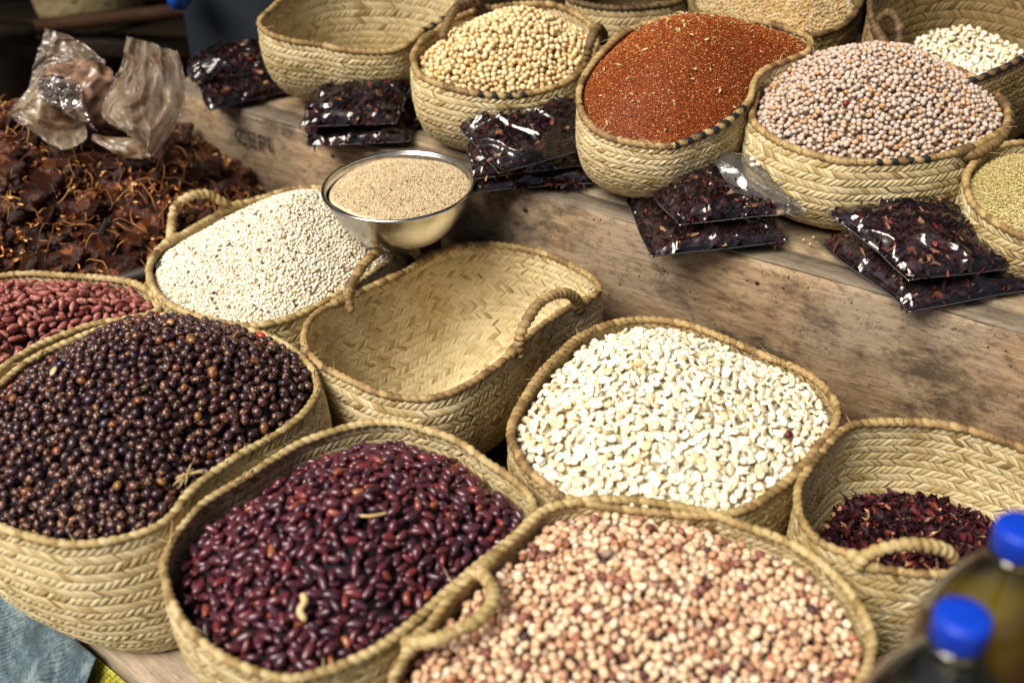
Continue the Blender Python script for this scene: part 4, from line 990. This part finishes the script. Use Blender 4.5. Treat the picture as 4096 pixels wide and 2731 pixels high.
# ================================================================== DRIED PETALS IN THE FRONT BASKET
r = np.random.default_rng(91)
Bh = D['hibiscus']; hp_h = Heap(Bh, .030, .105, (.005, .012), 1.6, shrink=.80)
bV, bF = hp_h.base(.006)
n = 2600; x0, x1, y0, y1 = hp_h.bbox(); X = r.uniform(x0, x1, n * 2); Y = r.uniform(y0, y1, n * 2); rn_, _ = hp_h.rn(X, Y); k = rn_ < 1.0; X, Y = X[k], Y[k]
Pp = np.stack([X, Y, hp_h.h(X, Y) + r.uniform(-.005, .009, len(X))], 1)
fr, d = in_frame(Pp, -.01); top = np.where(fr & (Pp[:, 2] - hp_h.h(X, Y) > .003))[0]; top = top[np.argsort(d[top])][:300]
rest = np.setdiff1d(np.arange(len(Pp)), top)
pm = []
for q, pr in enumerate(FLAKES):
    me = mesh_np('dried_petal', pr[0], pr[1], {'loc': pr[0]}); me.materials.append(M['petal']); pm.append(me)
for k in top:
    o = bpy.data.objects.new('dried_petal', pm[r.integers(0, 6)]); scene.collection.objects.link(o)
    s_ = .0088 * r.uniform(.6, 1.4)
    o.matrix_world = Matrix.Translation(Vector(Pp[k])) @ Euler((r.normal(0, .7), r.normal(0, .7), r.uniform(0, 6.28))).to_matrix().to_4x4() @ Matrix.Diagonal((s_, s_ * r.uniform(.35, .8), s_ * r.uniform(.7, 1.4), 1))
    props(o, 'loose dark red dried petal in the half empty basket', 'petal', 'loose dried petals in the half empty basket')
V, F, tt, ll = flakes_mesh(Pp[rest], .0088, r, .8)
V = np.concatenate([V, bV]); F = np.concatenate([F, bF + len(tt)]); tt = np.concatenate([tt, np.full(len(bV), .02)]); ll = np.concatenate([ll, bV * 50])
props(add('dried_petals', mesh_np('dried_petals', V, F, {'tint': tt, 'loc': ll}), M['petal']), 'the rest of the dark red dried petals in the half empty basket', 'petals', None, 'stuff')

# ================================================================== TAMARIND HEAP
pulp = NT('tamarind_pulp'); co = pulp.obj()
rr_ = pulp.math('FRACT', pulp.math('ADD', pulp.attr('tint'), pulp.n('ObjectInfo').outputs['Random']))
cc = pulp.ramp(rr_, [(0, (.020, .006, .005)), (.5, (.060, .014, .006)), (.85, (.14, .032, .009)), (1, (.24, .068, .016))])
sp = pulp.ramp(pulp.noise(co, 90, 4, .65), [(.55, 0), (.68, 1)])
cc = pulp.mix(pulp.math('MULTIPLY', sp, .6), cc, (.40, .14, .03))
pulp.bump(pulp.noise(co, 85, 5, .65), 1.0, .010)
M['pulp'] = pulp.p(Base_Color=cc, Roughness=.30, Specular_IOR_Level=.6)
M['chip'] = bean_material('pod_chip', [(0, (.05, .015, .007)), (.30, (.15, .040, .010)), (.50, (.42, .13, .026)), (.8, (.68, .30, .08)), (1, (.80, .50, .22))], None, .5, .4, bump=.3)
M['fibre'] = bean_material('pod_fibre', [(0, (.14, .045, .015)), (.5, (.33, .14, .045)), (1, (.50, .26, .09))], None, .6, .3, bump=0)
TX, TY = -.775, 1.80
def tam_h(x, y):
    u = (x - TX) / .375; v = (y - TY) / .33
    a = math.radians(-10)
    r2 = np.clip(1 - (np.abs(u) ** 2.4 + np.abs(v) ** 2.4), 0, 1)
    h = .300 * r2 ** .45
    h = h * (1 - .30 * np.clip((x - TX) / .4, -.2, 1)) * (.90 + .18 * np.clip(v, -1, 1))
    return h + (.016 * sn(np.stack([x, y], -1), 26, 8, 2) + .016 * sn(np.stack([x, y], -1), 75, 9, 3)) * (r2 > .02)
r = np.random.default_rng(17)
gx = np.linspace(TX - .40, TX + .40, 110); gy = np.linspace(TY - .33, TY + .33, 100); GX, GY = np.meshgrid(gx, gy, indexing='ij')
V = np.stack([GX, GY, tam_h(GX, GY) - .012], -1).reshape(-1, 3); q = grid_faces(110, 100); Ft = np.concatenate([q[:, [0, 1, 2]], q[:, [0, 2, 3]]])
WW, FF, TT, base = [V], [Ft], [np.full(len(V), .2)], len(V)
n = 1700; X = r.uniform(TX - .4, TX + .4, n); Y = r.uniform(TY - .33, TY + .33, n); Hh = tam_h(X, Y); k = Hh > .02; X, Y, Hh = X[k], Y[k], Hh[k]; n = len(X)
Pp = np.stack([X, Y, Hh + r.uniform(-.010, .006, n)], 1)
R = roll(rotmats(r.uniform(0, 6.28, n), np.zeros(n), np.zeros(n), .6, r), r.uniform(-3, 3, n)); sc = (.006 + .013 * r.random(n) ** 1.6)[:, None] * np.stack([r.uniform(1.0, 2.6, n), r.uniform(.5, .9, n), r.uniform(.5, .85, n)], 1)
lump = lambda V: V * (1 + .42 * sn(V, 2.4, 5, 3)[:, None] + .16 * sn(V, 7, 6, 2)[:, None])
fr, d = in_frame(Pp, -.01); top = np.where(fr & (Pp[:, 2] - Hh > -.003))[0]; top = top[np.argsort(d[top])][:220]; rest = np.setdiff1d(np.arange(n), top)
Vl = lump(ICO[2][0].copy()); ml = mesh_np('tamarind_pod', Vl, ICO[2][1]); ml.materials.append(M['pulp'])
for k in top:
    o = bpy.data.objects.new('tamarind_pod', ml); scene.collection.objects.link(o)
    Mx = np.eye(4); Mx[:3, :3] = R[k] * sc[k][None]; Mx[:3, 3] = Pp[k]; o.matrix_world = Matrix(Mx.tolist())
    props(o, 'sticky dark brown tamarind lump in the heap under the plastic bag', 'tamarind', 'tamarind lumps in the heap')
W, f, t, l = merge((lump(ICO[1][0].copy()), ICO[1][1]), Pp[rest], R[rest], sc[rest], r.random(len(rest)))
WW.append(W); FF.append(f + base); TT.append(t)
props(add('tamarind_pulp', mesh_np('tamarind_pulp', np.concatenate(WW), np.concatenate(FF), {'tint': np.concatenate(TT)}), M['pulp']), 'mass of dark sticky tamarind pulp heaped at the end of the ledge', 'tamarind', None, 'stuff')
n = 3600; X = r.uniform(TX - .39, TX + .39, n); Y = r.uniform(TY - .32, TY + .32, n); Hh = tam_h(X, Y); k = Hh > .02; Pp = np.stack([X[k], Y[k], Hh[k] + r.uniform(.002, .013, k.sum())], 1)
V, F, tt, ll = flakes_mesh(Pp, .0050, r, .9)
V2, F2, t2, l2 = flakes_mesh(Pp[::9] + np.array([0, 0, .002]), .0095, r, .8)
F = np.concatenate([F, F2 + len(V)]); V = np.concatenate([V, V2]); tt = np.concatenate([tt, t2 * .5 + .45]); ll = np.concatenate([ll, l2])
props(add('pod_chips', mesh_np('pod_chips', V, F, {'tint': tt, 'loc': ll}), M['chip']), 'tan chips of broken pod shell scattered over the tamarind', 'chips', None, 'stuff')
WW, FF, TT, base = [], [], [], 0
for q in range(620):
    x, y = r.uniform(TX - .38, TX + .38), r.uniform(TY - .31, TY + .31); z = float(tam_h(np.array([x]), np.array([y]))[0])
    if z < .02: continue
    a = r.uniform(0, 6.28); L = r.uniform(.02, .085); t = np.linspace(0, 1, 7)[:, None]; cv = r.normal(0, 1.6)
    ang = a + cv * (t - .5); C = np.cumsum(np.concatenate([np.cos(ang), np.sin(ang), r.normal(0, .25, (7, 1))], 1) * L / 7, axis=0)
    C[:, 0] += x; C[:, 1] += y; C[:, 2] = tam_h(C[:, 0], C[:, 1]) + .010 + .010 * np.sin(PI * t[:, 0]) * r.uniform(0, 1.4)
    V, F, _, _ = tube(C, r.uniform(.0004, .0013), 4, None, 0, False, q)
    WW.append(V); FF.append(F + base); TT.append(np.full(len(V), r.random())); base += len(V)
props(add('pod_fibres', mesh_np('pod_fibres', np.concatenate(WW), np.concatenate(FF), {'tint': np.concatenate(TT), 'loc': np.concatenate(WW) * 60}), M['fibre']), 'stringy pod fibres tangled over the tamarind heap', 'fibres', None, 'stuff')
stick('dark_stick', 'weathered dark stick lying between the tamarind and the speckled beans', [(-.62, 1.535, .175), (-.56, 1.56, .185), (-.50, 1.585, .19)], .009, solid('dark_bark', (.035, .028, .026), .6), 'stick')

# ---- dirty plastic bag on the tamarind
M['dirty_film'] = film_material('dirty_plastic', .97, (.72, .58, .42), .3, .3, (26, (.20, .085, .03)))
M['clearer_film'] = film_material('smeared_plastic', .86, (.52, .42, .32), .25, .3, (22, (.25, .14, .07)))
M['sticky'] = plain('pulp_smeared_plastic', (.22, .13, .085), .3, .8, 55, bump=.9, bscale=45, dirt=(30, (.04, .015, .01), .8))
bag = thing('plastic_bag', (-.69, 1.85, .295), 'torn dirty plastic bag lying open on the tamarind heap', 'bag')
bp = lambda x, y, dy: (-.69 + (x * .1953 - 250) * .00077, 1.85 + dy, .295 + (298 - y * .1953) * .00077)
def coons(e0, e1, s0, s1, n, m, seed, amp=.006, bulge=0.0, bdir=(0, -1, .3)):
    """sheet between two long edges e0/e1 (polylines) and side edges through s0/s1 end points"""
    A, _ = catmull(e0, n, False); Bq, _ = catmull(e1, n, False)
    t = np.linspace(0, 1, m)[None, :, None]; P = A[:, None] * (1 - t) + Bq[:, None] * t
    uu, vv = np.meshgrid(np.linspace(0, 1, n), np.linspace(0, 1, m), indexing='ij')
    bd = np.array(bdir) / np.linalg.norm(bdir)
    cre = (1 - np.abs(sn(np.stack([uu, vv], -1), 8, seed, 2))) ** 5 + .5 * (1 - np.abs(sn(np.stack([uu, vv], -1), 19, seed + 6, 2))) ** 5
    P = P + bd * (bulge * np.sin(PI * uu) * np.sin(PI * vv) + amp * (sn(np.stack([uu, vv], -1), 6, seed + 1, 3) + cre))[..., None]
    global RING
    RING = np.concatenate([P[0, :-1], P[:-1, -1], P[-1, :0:-1], P[:0:-1, 0]])
    return P.reshape(-1, 3), grid_faces(n, m)
def hem(o):
    root_loc[o.name] = root_loc[bag.name]; V, F, _, _ = tube(RING, .0008, 5, None, 0, True, 2); part('torn_edge', V, F, M['film_edge'], o)
V, F = coons([bp(330, 1190, -.06), bp(450, 1040, -.04), bp(640, 850, -.02), bp(760, 765, .0), bp(980, 755, .01)], [bp(335, 1200, -.06), bp(640, 1310, -.085), bp(830, 1470, -.09), bp(1000, 1500, -.09), bp(1160, 1440, -.07)], None, None, 60, 40, 3, .010, .030)
hem(part('front_sheet', V, F, M['dirty_film'], bag))
V, F = coons([bp(590, 520, .07), bp(760, 570, .07), bp(960, 640, .06), bp(1180, 745, .04), bp(1300, 800, .03)], [bp(370, 1130, .02), bp(500, 1010, .02), bp(700, 950, .02), bp(900, 930, .01), bp(1250, 900, .0)], None, None, 50, 36, 5, .009, .012)
hem(part('back_sheet', V, F, M['clearer_film'], bag))
V, F = coons([bp(1610, 510, .03), bp(1580, 700, .0), bp(1450, 950, -.03), bp(1360, 1150, -.06), bp(1560, 1300, -.08), bp(1830, 1390, -.09)], [bp(2110, 680, .03), bp(2190, 900, .01), bp(2225, 1120, -.03), bp(2150, 1300, -.06), bp(2060, 1420, -.08), bp(1900, 1570, -.10)], None, None, 60, 44, 7, .011, .035)
hem(part('side_sheet', V, F, M['clearer_film'], bag))
V, F = coons([bp(2110, 680, .032), bp(2190, 900, .012), bp(2225, 1120, -.028), bp(2150, 1300, -.058), bp(1900, 1570, -.10)], [bp(1900, 800, .05), bp(1950, 1000, .03), bp(1960, 1150, .0), bp(1900, 1320, -.03), bp(1830, 1480, -.07)], None, None, 36, 16, 8, .004, .01)
part('folded_side', V, F, M['dirty_film'], bag)
V, F = coons([bp(1180, 1440, -.05), bp(1350, 1450, -.06), bp(1600, 1430, -.07), bp(1840, 1400, -.08)], [bp(1200, 1450, -.07), bp(1450, 1540, -.09), bp(1650, 1590, -.10), bp(1890, 1580, -.10)], None, None, 30, 12, 9, .005, .01)
part('lower_sheet', V, F, M['dirty_film'], bag)
# crumpled middle, smeared with pulp
Vb, Fb = ICO[2]; bm = bmesh.new(); bmesh.ops.create_icosphere(bm, subdivisions=5, radius=1.0); Vb = np.array([v.co[:] for v in bm.verts]); Fb = np.array([[v.index for v in f.verts] for f in bm.faces]); bm.free()
cr = (1 - np.abs(sn(Vb, 3.0, 41, 3))) ** 2.2; W = Vb * (1 + .34 * cr[:, None] - .16 + .12 * sn(Vb, 2.0, 44, 2)[:, None])
W = W * np.array([.076, .040, .048]) + np.array([-.69 + (1060 * .1953 - 250) * .00077, 1.85 - .005, .295 + (298 - 1110 * .1953) * .00077])
part('crumpled_middle', W, Fb, M['sticky'], bag)
V, F = coons([bp(660, 960, -.045), bp(720, 830, -.035), bp(900, 800, -.03), bp(1120, 860, -.035)], [bp(700, 1080, -.055), bp(860, 1150, -.06), bp(1050, 1180, -.065), bp(1280, 1380, -.07)], None, None, 60, 44, 15, .018, .02)
part('inner_fold', V, F, film_material('glossy_smeared_plastic', .6, (.42, .32, .24), .14, .9, (40, (.10, .04, .02))), bag)

# ================================================================== OIL BOTTLES
M['cap'] = plain('blue_cap_plastic', (.005, .045, .50), .35, .12, 90, spec=.5)
M['pet'] = film_material('clear_bottle_plastic', .008, (.6, .62, .62), .03, 1.15, None, .02)
def liquid(name, col, body, murk):
    m = NT(name); t = m.t
    tr = m.n('BsdfTransparent'); tr.inputs['Color'].default_value = (*col, 1)
    tl = m.n('BsdfTranslucent'); tl.inputs['Color'].default_value = (*body, 1)
    df = m.n('BsdfDiffuse'); df.inputs['Color'].default_value = (*body, 1)
    a = m.n('MixShader', i_0=.5); t.links.new(tl.outputs[0], a.inputs[1]); t.links.new(df.outputs[0], a.inputs[2])
    b = m.n('MixShader', i_0=murk); t.links.new(tr.outputs[0], b.inputs[1]); t.links.new(a.outputs[0], b.inputs[2])
    t.links.new(b.outputs[0], m.out.inputs['Surface']); return m.m
M['oil'] = liquid('yellow_oil', (.80, .62, .06), (.50, .36, .012), .45)
M['dark_liquid'] = liquid('greyish_liquid', (.80, .81, .74), (.10, .11, .09), .06)
crate = thing('low_crate', (.335, .50, .0), 'low wooden crate carrying the two bottles', 'crate')
crate.location = (.36, .545, 0.0); crate.rotation_euler = (0, 0, T_ANG); root_loc[crate.name] = (.36, .545, 0)
for q in range(3): board('slat', 'wood_brown', -.14, .14, -.10 + q * .068, -.04 + q * .068, .168, .180, crate, nseg=6, seed=80 + q)
for y in (-.10, .092): board('side', 'wood_brown', -.14, .14, y, y + .012, .002, .166, crate, nseg=6, seed=90)
for x in (-.139, .127): board('end', 'wood_brown', x, x + .012, -.086, .09, .002, .166, crate, nseg=3, seed=95)
def bottle(loc, label, liq, level, rot):
    root = thing('oil_bottle', loc, label, 'bottle', 'bottles in the front corner'); root.rotation_euler = (0, 0, rot)
    pr = smoothprof([(.0, .006), (.030, .002), (.050, .004), (.0555, .016), (.0555, .07), (.0535, .085), (.0555, .10), (.0555, .19), (.0553, .215), (.051, .245), (.040, .275), (.026, .300), (.0170, .315), (.0150, .325), (.0150, .338)], 90)
    V, F = lathe(pr, 64); add('bottle_wall', mesh_np('bottle_wall', V, F), M['pet'], root)
    lv = pr[pr[:, 1] < level].copy(); lv[:, 0] = np.maximum(lv[:, 0] - .0012, 0); lv[0] = (0, .0075)
    top = np.array([[lv[-1, 0] * .999, level], [lv[-1, 0] * .5, level], [0, level]])
    V, F = lathe(np.concatenate([lv, top]), 64); add('liquid', mesh_np('liquid', V, F), M[liq], root)
    V, F = lathe([(.0150, .3195), (.0192, .3200), (.0195, .3215), (.0192, .323), (.0150, .3235)], 48); add('neck_ring', mesh_np('neck_ring', V, F), M['pet'], root)
    # ribbed screw cap with tamper ring
    n = 144; t = np.linspace(0, 2 * PI, n, endpoint=False); rib = 1 + .016 * np.sign(np.sin(t * 36))
    prof = [(.0168, .3265), (.0185, .3267), (.0187, .3292), (.0178, .3300), (.0186, .3308), (.0186, .3420), (.0181, .3450), (.0168, .3464), (.010, .3468), (.0001, .3468)]
    V = np.zeros((n, len(prof), 3))
    for j, (ra, z) in enumerate(prof):
        k = rib if 4 <= j <= 6 else 1.0
        V[:, j, 0] = ra * k * np.cos(t); V[:, j, 1] = ra * k * np.sin(t); V[:, j, 2] = z
    add('cap', mesh_np('cap', V.reshape(-1, 3), grid_faces(n, len(prof), wrap_n=True)), M['cap'], root)
    return root
bottle((.298, .528, .1805), 'nearer clear bottle with blue screw cap and dark contents', 'dark_liquid', .270, .3)
bottle((.368, .612, .1805), 'farther clear bottle of yellow oil with blue screw cap', 'oil', .282, 1.1)

# ================================================================== CLOTH AND SACK BELOW THE TABLE EDGE
cl = NT('teal_tarpaulin'); co = cl.obj()
wv = cl.n('TexWave', i_Scale=120.0, i_Distortion=2.0); wv.bands_direction = 'X'; cl.set(wv.inputs['Vector'], co)
wv2 = cl.n('TexWave', i_Scale=90.0, i_Distortion=2.0); wv2.bands_direction = 'Y'; cl.set(wv2.inputs['Vector'], co)
c = cl.ramp(cl.noise(cl.mapping(co, (1, 1, .35)), 24, 6, .7), [(.40, (.004, .020, .032)), (.5, (.030, .075, .105)), (.62, (.16, .22, .24))])
c = cl.mix(cl.math('MULTIPLY', cl.math('POWER', wv.outputs['Fac'], 3.0), .30), c, (.36, .42, .43))
c = cl.mix(cl.math('MULTIPLY', cl.ramp(cl.noise(co, 7, 4), [(.5, 0), (.7, 1)]), .6), c, (.05, .055, .05))
cl.bump(cl.mix(.5, wv.outputs['Fac'], wv2.outputs['Fac']), .5, .002)
c = cl.mix(cl.ramp(cl.noise(co, 95, 4, .7), [(.48, 0), (.62, .75)]), c, (.03, .045, .05))
M['tarp'] = cl.p(Base_Color=c, Roughness=.6)
ys = NT('yellow_mesh_sack'); co = ys.obj()
vv_ = ys.n('TexVoronoi', i_Scale=210.0); vv_.inputs['Randomness'].default_value = .35; ys.set(vv_.inputs['Vector'], co)
c = ys.ramp(vv_.outputs['Distance'], [(.2, (.55, .50, .03)), (.55, (.30, .28, .015)), (.75, (.05, .05, .01))])
c = ys.mix(cl.math('MULTIPLY', 1.0, 0.0) if False else ys.ramp(ys.noise(co, 12, 4), [(.5, 0), (.75, .7)]), c, (.09, .07, .012))
ys.bump(vv_.outputs['Distance'], -.8, .003)
M['sack'] = ys.p(Base_Color=c, Roughness=.55)
dirT = np.array([math.cos(T_ANG), math.sin(T_ANG), 0]); outT = np.array([math.sin(T_ANG), -math.cos(T_ANG), 0])
T0 = np.array([-.56, 1.006, 0])
def drape(name, mat, s0, s1, top, ln, seed, label, cat, amp=.012, lean=.55, out0=.004):
    n, m = 60, 50; S, Dn = np.meshgrid(np.linspace(s0, s1, n), np.linspace(0, 1, m), indexing='ij')
    P = T0 + dirT * S[..., None]
    w = Dn * ln; fold = amp * (sn(np.stack([S * 9, Dn * 1.2], -1), 2.2, seed, 3) + .6 * (1 - np.abs(sn(np.stack([S * 7, Dn * 2], -1), 3, seed + 1, 2))) ** 3)
    P = P + outT * (out0 + lean * w + fold * np.clip(Dn * 4, .15, 1))[..., None]
    P[..., 2] = top - w * .85 + .3 * fold
    c0 = P[0, 0].copy()
    o = add(name, mesh_np(name, P.reshape(-1, 3) - c0, grid_faces(n, m)), M[mat], loc=c0)
    sm = o.modifiers.new('thickness', 'SOLIDIFY'); sm.thickness = .0015
    return props(o, label, cat)
drape('yellow_sack', 'sack', -.34, .30, -.03, .30, 4, 'yellow green woven sack hanging under the pale table edge', 'sack', .010, .42, .001)
drape('teal_cloth', 'tarp', -.30, .075, -.008, .32, 9, 'faded teal tarpaulin hanging below the dark spotted beans', 'cloth', .022, .66, .010)

# ================================================================== DARK BACK OF THE STALL
M['bin'] = plain('blue_black_plastic', (.006, .011, .018), .75, .25, 8, spec=.2)
M['blue'] = plain('bright_blue_plastic', (.01, .11, .55), .4, .2, 30)
bn = thing('plastic_bin', (-.50, 2.42, -.78), 'dark blue black plastic bin behind the packets at the ledge end', 'bin')
def boxmesh(x0, x1, y0, y1, z0, z1, tp=0.0, bev=.012):
    bm = bmesh.new(); bmesh.ops.create_cube(bm, size=1.0)
    for v in bm.verts:
        k = 1 + tp * (1 if v.co.z > 0 else -1)
        v.co = Vector(((x0 + x1) / 2 + v.co.x * (x1 - x0) * k, (y0 + y1) / 2 + v.co.y * (y1 - y0) * k, (z0 + z1) / 2 + v.co.z * (z1 - z0)))
    bmesh.ops.bevel(bm, geom=bm.edges[:], offset=bev, segments=3, affect='EDGES')
    bmesh.ops.triangulate(bm, faces=bm.faces[:])
    V = np.array([v.co[:] for v in bm.verts]); F = np.array([[v.index for v in f.verts] for f in bm.faces]); bm.free(); return V, F
V, F = boxmesh(-.665, -.33, 2.30, 2.56, -.775, .47, .02); part('bin_wall', V, F, M['bin'], bn, smooth=False)
V, F = boxmesh(-.685, -.31, 2.285, 2.58, .471, .50, 0, .006); part('bin_lid', V, F, M['bin'], bn, smooth=False)
V, F = boxmesh(-.672, -.632, 2.22, 2.27, .378, .44, 0, .008)
bb = add('blue_tag', mesh_np('blue_tag', V - V.mean(0), F, smooth=False), M['blue'], loc=V.mean(0)); props(bb, 'bright blue plastic scrap at the top corner of the bin', 'scrap')
bs_ = thing('back_shelf', (-1.0, 2.8, -.78), 'dark brown wooden shelf frame in the shadow behind the tamarind', 'shelf')
def bar(name, p, q, w, mat, root):
    p, q = np.array(p), np.array(q); L = np.linalg.norm(q - p); d = (q - p) / L
    V, F = boxmesh(0, L, -w / 2, w / 2, -w / 2, w / 2, 0, .003)
    x = d; y = np.cross([0, 0, 1], x) if abs(d[2]) < .9 else np.array([0, 1.0, 0]); y /= np.linalg.norm(y); z = np.cross(x, y)
    part(name, V @ np.stack([x, y, z]) + p, F, M[mat], root, smooth=False)
bar('rail', (-1.40, 2.95, .085), (-.70, 2.70, .235), .032, 'wood_brown', bs_)
bar('post', (-1.150, 2.83, -.78), (-1.150, 2.83, .10), .040, 'wood_brown', bs_)
bar('post', (-.72, 2.72, -.78), (-.72, 2.72, .20), .040, 'wood_brown', bs_)
bar('slat', (-1.55, 2.75, .155), (-1.19, 2.80, .135), .045, 'wood_black', bs_)
RIM['dim'] = [(-1.10 + .14 * math.cos(t), 2.98 + .12 * math.sin(t), .26) for t in np.linspace(0, 2 * PI, 16, endpoint=False)]
make_basket('palm_basket', 'dim', 'shadowed round basket far back on the shelf frame', .106, .8, inner=2, rope='rope_dark', mat='straw')
board('shelf_board', 'wood_black', -.6, .6, -.16, .16, .12, .165, bs_, seed=99).location = (-.10, .20, .718)
bw = thing('stall_wall', (0, 3.3, -.78), 'dark board wall closing the back of the stall', 'wall')
for q in range(26):
    V, F = boxmesh(-3.2 + q * .25, -3.2 + q * .25 + .243, 3.45 + .006 * (q % 3), 3.475 + .006 * (q % 3), -.775, 1.9, 0, .004)
    part('board', V, F, M['wood_black'], bw, smooth=False)

# cloth roof out of view, added to shade the back of the stall
M['roof_cloth'] = plain('dark_roof_cloth', (.10, .075, .055), .9, .3, 5)
aw = thing('shade_awning', (0, 2.5, 1.9), 'unseen cloth awning shading the back of the stall', 'awning')
n = 40; S_, U_ = np.meshgrid(np.linspace(-3.2, 3.2, n), np.linspace(1.55, 3.6, 24), indexing='ij')
Zr = 1.95 + .12 * (U_ - 2.5) + .03 * np.sin(S_ * 5) * np.sin((U_ - 1.55) * 2.5)
Vr = np.stack([S_, U_ - .12 * S_, Zr], -1).reshape(-1, 3)
part('awning_cloth', Vr, grid_faces(n, 24), M['roof_cloth'], aw)
for x in (-3.0, 3.0):
    V, F = boxmesh(x - .03, x + .03, 1.9 - .12 * x, 1.96 - .12 * x, -.775, 1.86, 0, .006); part('pole', V, F, M['wood_brown'], aw, smooth=False)

# grains and beans that fell beside the baskets
rs = np.random.default_rng(77)
cB, sB = math.cos(B_ANG), math.sin(B_ANG)
for q in range(7):
    s_, t_ = rs.uniform(.25, 1.35), rs.uniform(.052, .15)
    x, y = LEDGE0[0] + s_ * cB - t_ * sB, LEDGE0[1] + s_ * sB + t_ * cB
    k = 2; sc_ = [.0017, .0042, .0014][k]; mt = [gm, pea_m, M['chip']][k]
    V = ICO[1][0] * sc_ * np.array([1, .85, .8])
    props(add(['fallen_grain', 'fallen_pea', 'fallen_chip'][k], mesh_np('fallen_seed', V, ICO[1][1], {'loc': ICO[1][0]}), mt, loc=(x, y, .2775 + sc_ * .8)), ['tiny yellow grain fallen on the ledge boards', 'pale pea fallen on the ledge boards', 'tiny brown crumb fallen on the ledge boards'][k], ['grain', 'pea', 'crumb'][k], ['fallen grains', 'fallen peas', 'fallen crumbs'][k])
M['nail'] = plain('rusty_nail', (.05, .03, .02), .6, .4, 400, metal=.6)
for q, (x, z) in enumerate([(.32, .235), (.335, .06), (1.12, .232), (1.13, .07), (.72, .24)]):
    V, F = lathe([(.0001, .0012), (.0025, .0011), (.0034, .0004), (.0034, -.001)], 14)
    o = add('nail_head', mesh_np('nail_head', V, F), M['nail'], ledge); o.location = (x, -.0025, z); o.rotation_euler = (math.radians(90), 0, 0)
